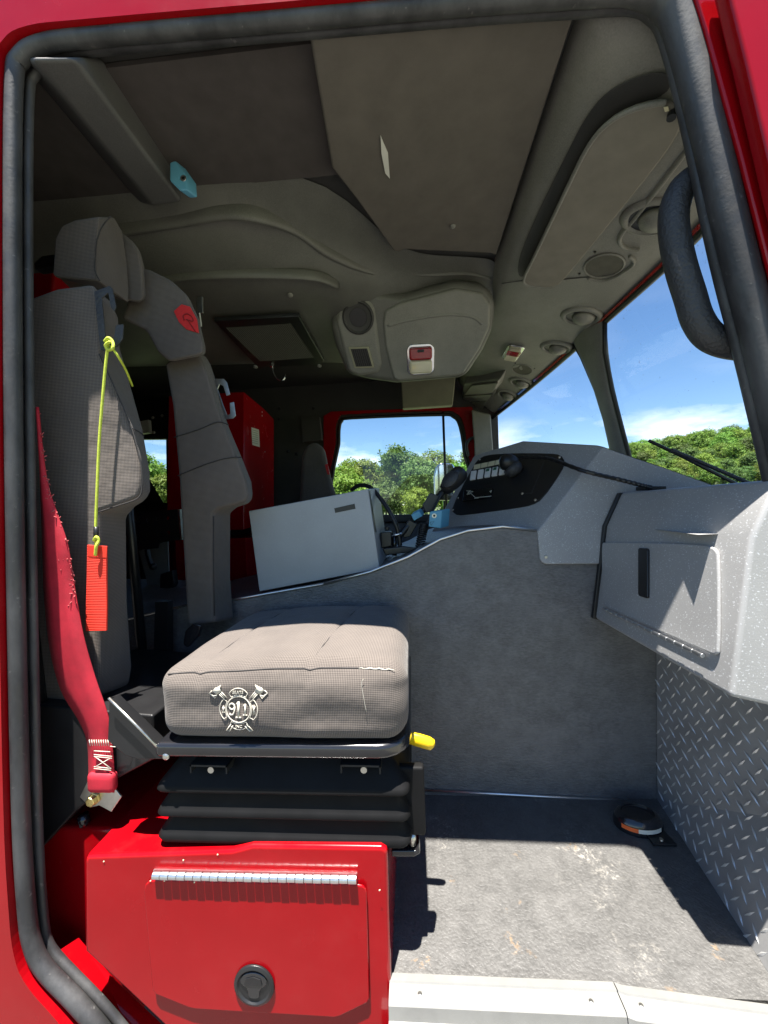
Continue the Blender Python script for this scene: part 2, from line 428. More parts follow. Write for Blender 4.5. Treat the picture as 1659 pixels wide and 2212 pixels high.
def crown_vf(seed, h, rx, n_cl, per, ls):
    rnd = random.Random(seed); V, F = [], []
    lobes = [(Vector((rnd.uniform(-.45, .45) * rx, rnd.uniform(-.45, .45) * rx, h * rnd.uniform(.42, .86))), rx * rnd.uniform(.38, .62)) for _ in range(9)]
    lobes.append((Vector((0, 0, h * .86)), rx * .42)); lobes.append((Vector((0, 0, h * .5)), rx * .7))
    for _ in range(n_cl):
        c, r = rnd.choice(lobes)
        d = Vector((rnd.gauss(0, 1), rnd.gauss(0, 1), rnd.gauss(0, 1))).normalized()
        q = c + d * r * rnd.uniform(.75, 1.05); q.z = max(q.z, h * .12)
        for _ in range(per):
            p = q + Vector((rnd.gauss(0, 1), rnd.gauss(0, 1), rnd.gauss(0, .7))) * ls * 1.6
            nrm = (d + Vector((rnd.gauss(0, .6), rnd.gauss(0, .6), rnd.gauss(.5, .6)))).normalized()
            a = nrm.orthogonal().normalized(); b = nrm.cross(a); an = rnd.uniform(0, 6.28)
            a, b = a * math.cos(an) + b * math.sin(an), b * math.cos(an) - a * math.sin(an)
            s = ls * rnd.uniform(.6, 1.3); i = len(V)
            V += [p - a * s, p - b * s * .55, p + a * s, p + b * s * .55]; F.append((i, i + 1, i + 2, i + 3))
    return V, F
def trunk_vf(seed, h):
    rnd = random.Random(seed + 99); parts = [tube([(0, 0, -.4), (.1, 0, h * .3), (-.05, .08, h * .8)], [h * .03, h * .022, h * .006], 7)]
    for k in range(6):
        z = h * rnd.uniform(.2, .6); a = rnd.uniform(0, 6.28); l = h * rnd.uniform(.15, .28)
        parts.append(tube([(0, 0, z), (math.cos(a) * l * .5, math.sin(a) * l * .5, z + l * .5), (math.cos(a) * l, math.sin(a) * l, z + l * .8)], [h * .012, h * .008, h * .003], 5))
    return join(*parts)
PROTO = []
for k, (h, rx, ncl) in enumerate([(11, 4.2, 420), (12, 3.6, 400), (9.5, 4.6, 420), (12.5, 4.4, 440)]):
    cm = bpy.data.meshes.new('crown'); v, f = crown_vf(k, h, rx, ncl, 24, .21); cm.from_pydata(v, [], f); cm.update()
    tm = bpy.data.meshes.new('trunk'); v, f = trunk_vf(k, h); tm.from_pydata(v, [], f); tm.update(); tm.materials.append(BARK)
    cms = []
    for L in LEAF:
        c2 = cm.copy(); c2.materials.append(L); cms.append(c2)
    PROTO.append((cms, tm))
bmesh_pro = bpy.data.meshes.new('foliage'); v, f = crown_vf(31, 4.0, 2.6, 200, 15, .22); bmesh_pro.from_pydata(v, [], f); bmesh_pro.update(); bmesh_pro.materials.append(LEAF[0])
def tree(x, y, k, leaf, sc, label, group, name='leafy_tree'):
    o = bpy.data.objects.new(name, None); SC.collection.objects.link(o); o.location = (x, y, hz(x, y) - .1)
    o.rotation_euler = (0, 0, random.uniform(0, 6.28)); s = sc * random.uniform(.92, 1.08); o.scale = (s * random.uniform(.9, 1.12), s * random.uniform(.9, 1.12), s)
    o['label'] = label; o['category'] = 'tree'; o['group'] = group
    for nm, me in (('crown', PROTO[k][0][leaf]), ('trunk', PROTO[k][1])):
        c = bpy.data.objects.new(nm, me); SC.collection.objects.link(c); c.parent = o
    return o
def dirto(u, d):     # a spot on the ground at depth d along the photograph's column u
    r = ray(u, 1106); r.z = 0; return r.x * d, r.y * d
# trees beyond the driver's door
for u, d, k, lf, sc, lab in [
    (745, 44, 2, 2, .80, 'bright yellow-green tree at the left edge of the driver door window'),
    (790, 52, 0, 0, .82, 'round fresh green tree left of the tallest tree in the driver door window'),
    (865, 60, 1, 1, 1.02, 'tallest pale crowned tree in the middle of the driver door window'),
    (835, 36, 2, 1, .50, 'low dark green tree below the tallest tree in the driver door window'),
    (905, 46, 0, 1, .68, 'dense mid green tree just right of the tallest tree'),
    (955, 52, 3, 0, .82, 'broad green tree behind the thin black window bar'),
    (990, 45, 2, 0, .80, 'leafy tree at the right end of the driver door window'),
    (770, 33, 2, 0, .42, 'small fresh green tree low in the left corner of the driver door window'),
    (900, 31, 0, 2, .38, 'small yellowish tree low in the middle of the driver door window'),
    (335, 58, 1, 1, .86, 'dark green tree seen in the rear crew window behind the seat'),
    (360, 50, 0, 0, .70, 'fresh green tree at the right edge of the rear crew window'),
    (300, 54, 3, 0, .86, 'green tree at the left of the rear crew window, mostly hidden by the seat')]:
    tree(*dirto(u, d), k, lf, sc, lab, 'trees beyond the driver side')
random.seed(11)
for i, u in enumerate([680, 720, 760, 815, 850, 895, 930, 975, 1020, 1060]):
    d = 72 + random.uniform(-4, 6)
    tree(*dirto(u, d), random.randrange(4), random.choice([0, 0, 1]), .92, 'tree of the back row behind the nearer trees in the driver door window', 'back row of trees beyond the driver door')
# wooded hillside ahead of the truck
for d, n, sc in [(50, 22, .30), (58, 24, .42), (70, 18, .52), (84, 18, .60), (100, 19, .72), (118, 20, .80), (138, 21, .85), (160, 22, .9), (184, 23, .95)]:
    for i in range(n):
        u = 1330 + (1740 - 1330) * (i + random.uniform(.1, .9)) / n
        tree(*dirto(u, d + random.uniform(-5, 5)), random.randrange(4), random.choice([0, 0, 1, 1, 2]), sc * random.uniform(.85, 1.15), 'leafy tree of the wooded hillside seen through the windscreen', 'trees of the wooded hillside')

# ------------------------------------------------------------------ fire truck cab shell
truck = thing('fire_truck', 'red fire truck cab seen through its open passenger door', 'fire truck', (0, 1.7, GZ))
YB = .765
OPEN = [(400, 2500), (250, 2325), (190, 2250), (132, 2180), (72, 2110), (46, 2050), (34, 1950), (22, 1700), (10, 1000), (6, 500), (8, 170), (22, 104), (75, 74), (200, 60), (600, 26), (1000, -9), (1250, -27), (1400, -34), (1462, -15), (1492, 35), (1545, 220), (1640, 560), (1740, 930), (1850, 1400), (1900, 1900), (1900, 2480)]
outer = [Vector((-3.4, YB, -.7)), Vector((1.18, YB, -.7)), Vector((1.18, YB, 2.23)), Vector((-3.4, YB, 2.23))]
opl = spline(pp(OPEN, Y=YB), 4, True)
O('body_side', holed(outer, [opl]), MT['red'], truck, solid=.03)
# stepped pillar cover in front of the door opening
pc = pp([(1487, -60), (1525, 60), (1600, 330), (1690, 680), (1800, 1120), (2100, 1120), (2100, -60)], Y=.743)
O('pillar_cover', ext(pc, (0, .012, 0)), MT['red'], truck, bevel=.004, bseg=2)
pc = pp([(1560, -80), (1610, 120), (1680, 420), (1800, 900), (2100, 900), (2100, -80)], Y=.705)
O('pillar_cover', ext(pc, (0, .03, 0)), MT['red'], truck, bevel=.006, bseg=3)
# jamb round the opening
lowp = spline(pp(OPEN[:5], Y=YB), 6)
O('door_jamb', grid([[p + Vector((0, .0, 0)), p + Vector((.01, .05, .0)), p + Vector((.02, .09, -.015))] for p in lowp]), MT['red'], truck, smooth=True)
SEAL = [(400, 2460), (270, 2298), (215, 2222), (157, 2156), (98, 2094), (72, 2045), (58, 1960), (44, 1700), (30, 1000), (27, 500), (30, 185), (46, 124), (95, 96), (200, 81), (600, 46), (1000, 11), (1250, -6), (1385, -13), (1440, 3), (1470, 60), (1518, 235), (1596, 560), (1660, 810), (1740, 1150), (1830, 1600)]
sp_ = spline(pp(SEAL, Y=.775), 6)
rr = [.0158 + .012 * max(0, min(1, (p.x - .44) / .08)) for p in sp_]
seal = O('door_seal', tube(sp_, rr, 14), MT['rubber'], truck, smooth=True)
LIP = [(430, 2440), (330, 2300), (266, 2218), (214, 2158), (152, 2094), (110, 2046), (94, 1970), (80, 1700), (66, 1000), (61, 500), (64, 215), (78, 160), (115, 125), (210, 107), (600, 77), (1000, 42), (1250, 24), (1365, 18), (1408, 35), (1436, 80), (1478, 235), (1548, 560), (1612, 810), (1690, 1150), (1780, 1600)]
lp_ = spline(pp(LIP, Y=.805), 6)
O('seal_lip', tube(lp_, [.0088 + .004 * max(0, min(1, (p.x - .42) / .08)) for p in lp_], 10), MT['rubber'], seal, smooth=True)
gl_ = [a.lerp(b, .5) + Vector((0, .012, 0)) for a, b in zip(spline(pp(SEAL, Y=.79), 6), lp_)]
O('seal_web', tube(gl_, .010, 8), MT['rubber'], seal, smooth=True)

# floor, roof and walls
O('floor', join(box(-.10, 1.15, .80, 1.4, -.03, 0), box(-2.7, 1.15, 1.401, 3.15, -.03, 0)), MT['floor'], truck)
O('roof', box(-3.3, 1.12, .752, 3.23, 2.19, 2.24), MT['red'], truck)
O('ceiling', box(-2.7, .40, .81, 3.15, 2.049, 2.069), MT['dark'], truck)
O('door_header', box(-2.7, .90, .808, .84, 2.06, 2.18), MT['dark'], truck, bevel=.01)
O('rear_wall', box(-2.74, -2.70, .74, 3.17, -.1, 2.18), MT['dark'], truck)
O('pillar_lining', ext(pp([(-400, 60), (20, 60), (20, 1000), (40, 1850), (-400, 1850)], Y=.815), (0, .03, 0)), MT['dark'], truck)
O('front_lining', ext([(.80, .76, -.05), (1.25, .76, -.05), (1.25, .76, .98), (1.12, .76, 1.0), (.95, .76, 1.0), (.90, .76, .9)], (0, .04, 0)), MT['dark'], truck)
# the sloping pillar between door and windscreen
O('door_pillar', prism(pp([(1462, 60), (1500, 235), (1575, 560), (1635, 810), (1720, 1150), (2300, 1150), (1900, 560), (1560, 40)], Y=.815), pp([(1475, 90), (1508, 245), (1580, 560), (1638, 810), (1722, 1150), (2100, 1150), (1760, 560), (1520, 80)], Y=.90)), MT['liner'], truck, bevel=.01)
FY = 3.15
dw = spline(pp([(733, 960), (733, 1112), (1012, 1108), (1003, 985), (993, 922), (978, 901), (945, 897), (760, 904), (740, 910), (734, 925)], Y=FY), 3, True)
rwn = pp([(60, 960), (361, 947), (363, 1089), (60, 1095)], Y=FY); rw2 = pp([(60, 1098), (368, 1095), (368, 1115), (60, 1135)], Y=FY)
O('driver_wall', holed([Vector((-2.72, FY, -.1)), Vector((.72, FY, -.1)), Vector((.72, FY, 2.18)), Vector((-2.72, FY, 2.18))], [dw, rwn, rw2]), MT['dark'], truck, solid=.03)
# driver door inside face: red frame, black window channel, bar
ddoor = O('driver_door', holed(pp([(700, 1300), (700, 900), (716, 890), (1018, 880), (1030, 900), (1042, 975), (1056, 1300)], Y=FY - .03), [[p + Vector((0, -.03, 0)) for p in spline(pp([(727, 960), (727, 1124), (1020, 1118), (1010, 985), (1000, 918), (983, 895), (945, 890), (758, 897), (735, 904), (728, 920)], Y=FY), 3, True)]]), MT['red'], truck, solid=.03)
O('window_channel', tube([p + Vector((0, -.02, 0)) for p in dw], .014, 8, closed=True), MT['black'], ddoor, smooth=True)
O('window_bar', tube(pp([(957, 890), (961, 1000), (965, 1115)], Y=FY - .01), .010, 8), MT['black'], ddoor, smooth=True)
O('door_panel', ext(pp([(700, 1125), (1040, 1120), (1056, 1300), (700, 1300)], Y=FY - .05), (0, .02, 0)), MT['tunnel'], ddoor, bevel=.006)
O('window_sill', ext(pp([(715, 1113), (1040, 1110), (1040, 1126), (715, 1130)], Y=FY - .10), (0, .06, 0)), MT['black'], ddoor, bevel=.006)
O('window_pane', (dw, [tuple(range(len(dw)))]), MT['glassd'], ddoor)
O('grab_bar', tube(spline(pp([(1012, 985), (1008, 962), (1016, 948), (1030, 945)], Y=FY - .10), 5), .012, 8), MT['foam'], ddoor, smooth=True)
O('crew_window', ext(pp([(-60, 955), (361, 947), (363, 1092), (60, 1095)], Y=FY + .02), (0, .004, 0)), MT['glassd'], truck)
O('crew_window_rail', ext(pp([(-60, 1088), (372, 1086), (372, 1099), (-60, 1103)], Y=FY - .04), (0, .05, 0)), MT['black'], truck)
# windscreen
HEAD = [(0.884, 0.854, 1.8348), (0.932, 1.128, 1.8348), (0.95, 1.384, 1.8348), (0.932, 1.843, 1.8348), (0.893, 2.367, 1.8229), (0.808, 2.79, 1.7814), (0.676, 3.158, 1.7101)]
HS = spline(HEAD, 5)
BS = [p + Vector((.22 * (p.z - .93) / .91, 0, .93 - p.z)) for p in HS]
def wpt(i, t): return HS[i].lerp(BS[i], t)
mid = min(range(len(HS)), key=lambda i: abs(HS[i].y - 1.95))
ws = thing('windscreen', 'two pane truck windscreen with grey centre post', 'windscreen', (.9, 1.7, .93))
O('glass_pane', grid([[wpt(i, t) for t in (0, .25, .5, .75, 1)] for i in range(0, mid + 1)]), MT['glass'], ws, smooth=True)
O('glass_pane', grid([[wpt(i, t) for t in (0, .25, .5, .75, 1)] for i in range(mid, len(HS))]), MT['glass'], ws, smooth=True)
O('glass_seal', tube([p + Vector((-.005, 0, -.008)) for p in HS], .013, 8), MT['black'], ws, smooth=True)
cl = [(1238, 728), (1262, 770), (1292, 840), (1312, 905), (1331, 990), (1336, 1020)]; cr = [(1312, 690), (1312, 760), (1327, 840), (1345, 910), (1366, 990), (1372, 1020)]
wn_ = (HS[mid + 1] - HS[mid - 1]).cross(BS[mid] - HS[mid]).normalized()
A = [onp(u, v, HS[mid], wn_, 0) for u, v in cl]; B = [onp(u, v, HS[mid], wn_, 0) for u, v in cr]
inw = wn_ if wn_.x < 0 else -wn_
O('centre_post', grid([[a, a + inw * .03, (a + b) / 2 + inw * .045, b + inw * .03, b] for a, b in zip(A, B)]), MT['liner'], ws, smooth=True, sub=1)
for S_, s in ((A, -1), (B, 1)): O('post_seal', tube([p + inw * .012 for p in S_], .011, 8), MT['black'], ws, smooth=True)
O('driver_corner_post', prism(pp([(1018, 885), (1060, 895), (1065, 960), (1068, 1010), (1026, 1010), (1024, 960)], Y=3.01), pp([(1024, 885), (1056, 895), (1060, 960), (1062, 1010), (1030, 1010), (1028, 960)], Y=3.12)), MT['liner'], truck, bevel=.012)
# header between overhead panel and glass, red edge outside
O('header_skin', grid([[p + Vector((.005, 0, .0)), p + Vector((.03, 0, .03)), p + Vector((.12, 0, .25))] for p in HS]), MT['red'], truck, smooth=True)
O('front_lower_skin', grid([[p, p + Vector((.03, 0, -.06)), p + Vector((.05, 0, -1.2))] for p in BS]), MT['red'], truck, smooth=True)
O('cowl', grid([[p + Vector((-.5, 0, -.02)), p + Vector((.03, 0, -.01))] for p in BS]), MT['speck'], truck)
# outer skins closing the cab
O('front_corner', ext([(.98, .755, -.7), (1.3, .755, -.7), (1.3, .755, .93), (1.17, .755, .93)], (0, .02, 0)), MT['red'], truck)

# engine tunnel between the seats
TY = 1.33
TP = [(-2.0, .66)] + [(p.x, p.z) for p in pp([(280, 1338), (400, 1308), (510, 1295), (700, 1262), (800, 1236), (880, 1204), (950, 1166), (1010, 1147), (1085, 1138), (1158, 1146)], Y=TY)] + [(.90, .895), (.90, -.02), (-2.0, -.02)]
tun = O('engine_tunnel', ext([Vector((x, TY, z)) for x, z in TP], (0, .78, 0)), MT['tunnel'], truck, bevel=.008, bseg=2)
O('edge_trim', tube([Vector((x, TY - .003, z + .002)) for x, z in TP[1:5]], .004, 8), MT['alu'], tun, smooth=True)
O('edge_trim', tube([Vector((x, TY - .005, z + .002)) for x, z in TP[4:11]], .0045, 8), MT['alu'], tun, smooth=True)
O('floor_trim', tube(pp([(905, 1706), (1150, 1719), (1418, 1733)], Y=TY - .004), .0045, 8), MT['alu'], tun, smooth=True)
# kick plate under the glove box
kb, kt, nt_, nf, nb = Vector((.782, TY - .004, 0)), Vector((.80, TY - .004, .75)), Vector((.822, .73, .75)), Vector((.822, .73, .385)), Vector((.69, .73, .0))
kick = O('kick_plate', ([kb, kt, nt_, nf, nb], [(0, 1, 2, 3), (0, 3, 4)]), MT['tread'], truck, solid=.004)
def lug_field(p0, ex, ey, nrm, inside, pitch=.032):
    V, F = [], []; L, Wd, Hh = .0180, .0034, .0024
    def one(c, d):
        e = nrm.cross(d); i = len(V)
        V.extend([c - d * L, c + e * Wd, c + d * L, c - e * Wd, c - d * L * .35 + nrm * Hh, c + d * L * .35 + nrm * Hh])
        F.extend([(i, i + 1, i + 4), (i + 1, i + 5, i + 4), (i + 1, i + 2, i + 5), (i + 2, i + 3, i + 5), (i + 3, i + 4, i + 5), (i + 3, i, i + 4)])
    for a in range(-60, 60):
        for b in range(-60, 60):
            c = p0 + ex * (a * pitch) + ey * (b * pitch)
            if inside(c): one(c + nrm * .0022, (ey if (a + b) % 2 else ex).normalized())
    return V, F
n1 = (kt - kb).cross(nt_ - kb).normalized(); n1 = n1 if n1.x < 0 else -n1
n2 = (nf - kb).cross(nb - kb).normalized(); n2 = n2 if n2.x < 0 else -n2
def intri(p, a, b, c, n):
    s = [n.dot((q - r).cross(p - r)) for r, q in ((a, b), (b, c), (c, a))]
    return all(x > 0 for x in s) or all(x < 0 for x in s)
ey1 = (YA - n1 * YA.dot(n1)).normalized(); ex1 = n1.cross(ey1)
ca, sa = math.cos(.5), math.sin(.5)
def rot2(a, b, t): return a * math.cos(t) + b * math.sin(t), b * math.cos(t) - a * math.sin(t)
e1, e2 = rot2(ex1, ey1, .62)
O('tread_lugs', join(lug_field(kb, e1, e2, n1, lambda p: intri(p, kb, kt, nt_, n1) or intri(p, kb, nt_, nf, n1)), lug_field(kb, *rot2(n2.cross(ey1).normalized(), (ey1 - n2 * ey1.dot(n2)).normalized(), .62), n2, lambda p: intri(p, kb, nf, nb, n2))), MT['lug'], kick, kind='stuff')
# door sill
SI = pp([(842, 2122), (1330, 2143), (1350, 2150), (1659, 2192), (1900, 2225)], Z=.0)
def sill(Pa, nm):
    return O(nm, grid([[p + Vector((0, .012, .001)), p + Vector((0, .010, .007)), p + Vector((0, -.004, .009)), p + Vector((0, -.006, .006)), p + Vector((0, -.036, .006)), p + Vector((0, -.040, .002)), p + Vector((0, -.044, -.022)), p + Vector((0, -.060, -.026)), p + Vector((0, -.064, -.12))] for p in Pa]), MT['alupaint'], truck, solid=.002)
s1 = sill(SI[:2], 'door_sill'); s2 = sill([SI[1] + Vector((.002, 0, 0))] + SI[2:], 'door_sill')
for (u, v), par in (((907, 2147), s1), ((1277, 2163), s1), ((1385, 2172), s2)):
    O('screw', lathe([(.0045, 0), (.0045, .001), (.003, .002)], at(u, v, Z=.006), ZA, 10), MT['steel'], par)
O('step_riser', box(-.1, 1.1, .73, .75, -.7, -.10), MT['tread'], truck)

# ------------------------------------------------------------------ red seat base with locker door
sb = thing('seat_riser', 'glossy red metal seat base box with hinged locker door', 'seat base', (-.4, 1.0, -.1))
SY = .79
prof = pp([(420, 2300), (352, 2216), (182, 2056), (181, 1862), (187, 1849), (500, 1838), (520, 1833), (545, 1826), (822, 1830), (834, 1835), (837, 1846), (845, 2125), (850, 2300)], Y=SY)
O('box_shell', ext(prof, (0, .50, 0)), MT['red'], sb, bevel=.009, bseg=3, angle=60)
O('side_recess', box(-1.3, -.737, .88, 1.29, -.3, .235), MT['red'], sb, bevel=.01)
O('lower_sill', grid([[at(u0, v0, Y=.803), at(u1, v1, Y=.85)] for u0, v0, u1, v1 in ((70, 2095, 183, 2054), (150, 2150, 262, 2130), (230, 2235, 352, 2214), (330, 2360, 450, 2330))]), MT['red'], sb, smooth=True, solid=.004)
flap = O('locker_door', ext(pp([(310, 1925), (313, 1912), (322, 1904), (335, 1902), (768, 1912), (784, 1915), (790, 1922), (792, 1935), (798, 2158), (794, 2167), (735, 2196), (722, 2199), (422, 2181), (408, 2178), (336, 2149), (329, 2140)], Y=SY - .009), (0, .006, 0)), MT['red'], sb, bevel=.003, bseg=2)
h0, h1 = at(331, 1890, Y=SY - .012), at(771, 1899, Y=SY - .012)
O('hinge_leaf', ext(pp([(331, 1880), (771, 1889), (771, 1910), (331, 1902)], Y=SY - .004), (0, .004, 0)), MT['alu'], sb)
for k in range(24):
    a = h0.lerp(h1, (k + .03) / 24); b = h0.lerp(h1, (k + .97) / 24)
    O('hinge_knuckle', tube([a, b], .0083 if k % 2 else .0079, 12), MT['alu'], sb, smooth=False, bevel=.0008)
lc = at(550, 2126, Y=SY - .010)
ltc = O('door_latch', lathe([(.043, 0), (.043, .004), (.036, .007), (.033, .003), (.001, .003)], lc, -YA, 36), MT['black'], flap, smooth=False, bevel=.001)
O('latch_handle', ext(chaik([lc + Vector((x, -.006, z)) for x, z in [(-.026, .004), (-.03, .012), (-.02, .026), (0, .031), (.02, .026), (.03, .012), (.026, .004), (.013, -.004), (.012, -.022), (0, -.025), (-.012, -.022), (-.013, -.004)]], 1), (0, .004, 0)), MT['blackm'], ltc, bevel=.002)
O('latch_slot', ext([lc + Vector((x, -.0075, z)) for x, z in [(-.019, .006), (.019, .006), (.016, .018), (0, .023), (-.016, .018)]], (0, .002, 0)), MT['black'], ltc)
for u, v in [(224, 1861), (396, 1858), (325, 1903), (355, 1903), (420, 1906), (470, 1846), (820, 1923)]:
    O('paint_chip', lathe([(.0022, 0), (.0015, .0006)], at(u, v, Y=SY - .0012 if v < 1880 else SY - .0095), -YA, 7, .7), MT['cream'], sb)
# black lug at the base's front corner
O('side_rail', box(-.052, .010, .84, .862, .27, .42), MT['bellow'], sb, bevel=.006)
O('side_rail_foot', ext(pp([(845, 1838), (898, 1838), (905, 1825), (908, 1845), (895, 1852), (845, 1852)], Y=.84), (0, .08, 0)), MT['blackm'], sb, bevel=.003)
O('rail_pin', tube([(-.02, .85, .245), (-.02, .85, .27)], .008, 10), MT['steel'], sb, smooth=True)

# ------------------------------------------------------------------ passenger seat
seat = thing('passenger_seat', 'grey mesh fabric air-pack seat with headrest facing the windscreen', 'seat', (-.4, 1.04, .28))
FB = MT['fabric']
def cush(p):
    q = p.copy(); x = (p.x + .29) / .27; y = (p.y - 1.04) / .25; t = (p.z - .50) / .16
    if t > .5:
        q.z += .022 * max(0, 1 - x * x) ** .7 * max(0, 1 - y * y) ** .5 * (t - .5) * 2
        q.z -= .010 * max(0, -x) * (t - .5) * 2
    q.x += .010 * (1 - t) * (1 if x < 0 else -.3)
    if p.y < .84: q.y -= .007 * max(0, 1 - (2 * t - 1) ** 2) * max(0, 1 - x ** 4)
    if x > .85: q.x += .006 * max(0, 1 - (2 * t - 1) ** 2)
    s = noise.noise(Vector((p.x * 7, p.y * 7, p.z * 18))) * .005
    if p.y < .83: q.y += s + .006 * math.sin(p.z * 75 + 3 * math.sin(p.x * 9)) * .35 * (1 if x > .2 else .5)
    if abs(t - 1) < .4: q.z += noise.noise(Vector((p.x * 9, p.y * 9, 3))) * .0025
    for sx in (-.44, -.20):      # quilting channels
        if t > .7: q.z -= .0045 * math.exp(-((p.x - sx - .10 * (p.y - 1.0)) / .009) ** 2)
    return q
cu = O('seat_cushion', rbox(-.562, -.022, .785, 1.295, .500, .664, .042, 42, cush), FB, seat, smooth=True)
for sx in (-.44, -.20):
    pts = []
    for k in range(24):
        y = .83 + .42 * k / 23; x = sx + .10 * (y - 1.0); q = cush(Vector((x, y, .664))); pts.append(q + Vector((0, 0, .0003)))
    O('quilt_seam', tube(pts, .0013, 5), MT['seam'], cu, smooth=True)
pts = [cush(Vector((-.535 + .48 * k / 40, .7985, .6505))) + Vector((0, -.0012, .0012)) for k in range(41)]
O('edge_seam', tube(pts, .0015, 5), MT['seam'], cu, smooth=True)
O('worn_seam', tube([cush(Vector((-.12 + .075 * k / 12, .7985, .6505))) + Vector((0, -.0022, .0012 + .001 * math.sin(k * 2))) for k in range(13)], [.0005 + .0010 * math.sin(k / 12 * 3.14) for k in range(13)], 6), MT['thread'], cu, smooth=True)
O('loose_thread', tube(spline([cush(Vector((-.108, .785, .640))) + Vector((0, -.004, 0)), Vector((-.112, .779, .63)), Vector((-.108, .777, .60)), Vector((-.104, .777, .575))], 4), .0005, 5), MT['thread'], cu, smooth=True)
# embroidered emblem on the cushion side
EY = .7775
em = None
def E2(x, z):
    q = Vector((-.3715 + x, .785, .579 + z)); return Vector((q.x, cush(q).y - .0018, q.z))
def stroke(pts, w, closed=False): return tube([E2(*p) for p in pts], w, 6, closed=closed, flat=1.0)
ems = []
cir = lambda r, a0=0, a1=360, n=32, cx=0, cz=0: [(cx + r * math.cos(math.radians(a0 + (a1 - a0) * k / n)), cz + r * math.sin(math.radians(a0 + (a1 - a0) * k / n))) for k in range(n + (0 if a1 - a0 == 360 else 1))]
ems.append(stroke(cir(.0265), .0012, True))
def sector(a0, a1, r0, r1, bulge=0):
    n = 10; P = [(r0 * math.cos(math.radians(a)), r0 * math.sin(math.radians(a))) for a in [a0 + (a1 - a0) * k / n for k in range(n + 1)]]
    Q = [((r1 + bulge * math.sin(math.pi * k / n)) * math.cos(math.radians(a)), (r1 + bulge * math.sin(math.pi * k / n)) * math.sin(math.radians(a))) for k, a in enumerate([a1 + (a0 - a1) * k / n for k in range(n + 1)])]
    return P + Q
for a0, a1, bl in ((58, 122, .006), (148, 212, .004), (238, 302, .005), (-32, 32, .004)):
    ems.append(stroke(sector(a0, a1, .029, .038, bl), .0009, True))
def plate2(pts, o=0): return ext([E2(*p) + Vector((0, -.0008 - o, 0)) for p in pts], (0, .002, 0))
def axe(s):
    out = [plate2([(s * .0355, .0375), (s * .046, .0300), (s * .0555, .0385), (s * .0495, .0445), (s * .0425, .0470), (s * .0365, .0510), (s * .0390, .0440)])]
    out.append(stroke([(s * .0465, .0295), (s * .0535, .0270), (s * .0625, .0335), (s * .0560, .0390)], .0011)); out.append(stroke([(s * .0465, .0295), (s * .0510, .0225), (s * .0625, .0335)], .0009))
    out.append(stroke([(s * .036, .036), (s * .025, .0235)], .0010)); out.append(stroke([(s * .041, .031), (s * .029, .0185)], .0010)); out.append(stroke([(s * .0385, .0335), (s * .030, .0238)], .0011))
    out.append(stroke([(-s * .017, -.030), (-s * .028, -.045), (-s * .0215, -.046), (-s * .013, -.034)], .0012))
    return out
ems += axe(1) + axe(-1)
d9 = cir(.0058, 0, 360, 16, -.0148, .0055)
ems.append(stroke(d9, .0017, True)); ems.append(stroke([(-.0088, .0055), (-.0090, -.004), (-.0120, -.0105), (-.0170, -.0115), (-.0200, -.0085)], .0017))
ems.append(stroke([(.0000, .0155), (.0000, -.0160)], .0025)); ems.append(stroke([(-.005, .0100), (0, .0150)], .0016)); ems.append(stroke([(-.0058, -.0160), (.0058, -.0160)], .0016))
ems.append(stroke([(.0148, .0110), (.0148, -.0105)], .0020)); ems.append(stroke([(.0105, .0075), (.0148, .0108)], .0014)); ems.append(stroke([(.0102, -.0108), (.0195, -.0108)], .0014))
ems.append(stroke([(-.0335, .006), (-.0335, -.007)], .0016)); ems.append(stroke([(-.0365, .0015), (-.0305, .0015)], .0011)); ems.append(stroke([(-.0360, -.007), (-.0310, -.007)], .0011))
ems.append(stroke([(.0305, .009), (.0365, -.009)], .0008)); ems.append(stroke([(.0365, .008), (.0310, -.008)], .0008)); ems.append(stroke([(.0340, .010), (.0335, -.010)], .0007))
emb = O('embroidered_emblem', join(*ems), MT['thread'], cu, smooth=True)
emb['label'] = 'cream 911 emblem with crossed axes on the cushion side'
text('emblem_lettering', 'SEATS', E2(0, .0352) + Vector((0, -.0015, 0)), XA, ZA, .0088, MT['thread'], cu)
text('emblem_lettering', 'INC', E2(0, -.0352) + Vector((0, -.0015, 0)), XA, ZA, .0085, MT['thread'], cu)
# pan and suspension
O('seat_pan', ext([Vector((x, y, .470)) for x, y in [(-.565, .783), (-.085, .783)] + [(-.085 + .07 * math.sin(q), .853 - .07 * math.cos(q)) for q in (.3, .6, .9, 1.2, 1.5708)] + [(-.015, 1.29), (-.565, 1.29)]], (0, 0, .032)), MT['blackm'], seat, bevel=.011, bseg=3)
O('pan_bracket', ext(pp([(236, 1512), (352, 1626), (362, 1640), (300, 1641), (270, 1632), (232, 1600)], Y=.80), (0, .03, 0)), MT['black'], seat, bevel=.002)
O('release_rod', tube(pp([(235, 1508), (300, 1572), (360, 1634)], Y=.788), .0028, 7), MT['steel'], seat, smooth=True)
O('rod_bolt', lathe([(.008, 0), (.008, .004), (.004, .007)], at(360, 1632, Y=.788), -YA, 12), MT['steel'], seat, bevel=.001)
for u0, u1 in ((410, 490), (735, 822)):
    a, b = at(u0, 1652, Y=.80), at(u1, 1654, Y=.80)
    O('slide_rail', join(ext([a, b, b - ZA * .004, a - ZA * .004], (0, .45, 0)), ext([a, a + XA * .003, a + XA * .003 - ZA * .018, a - ZA * .018], (0, .45, 0)), ext([b - XA * .003, b, b - ZA * .018, b - XA * .003 - ZA * .018], (0, .45, 0))), MT['railm'], seat)
    O('rail_bolt', lathe([(.007, 0), (.007, .006)], at((u0 + u1) / 2 + 8, 1660, Y=.812), -YA, 10), MT['steel'], seat)
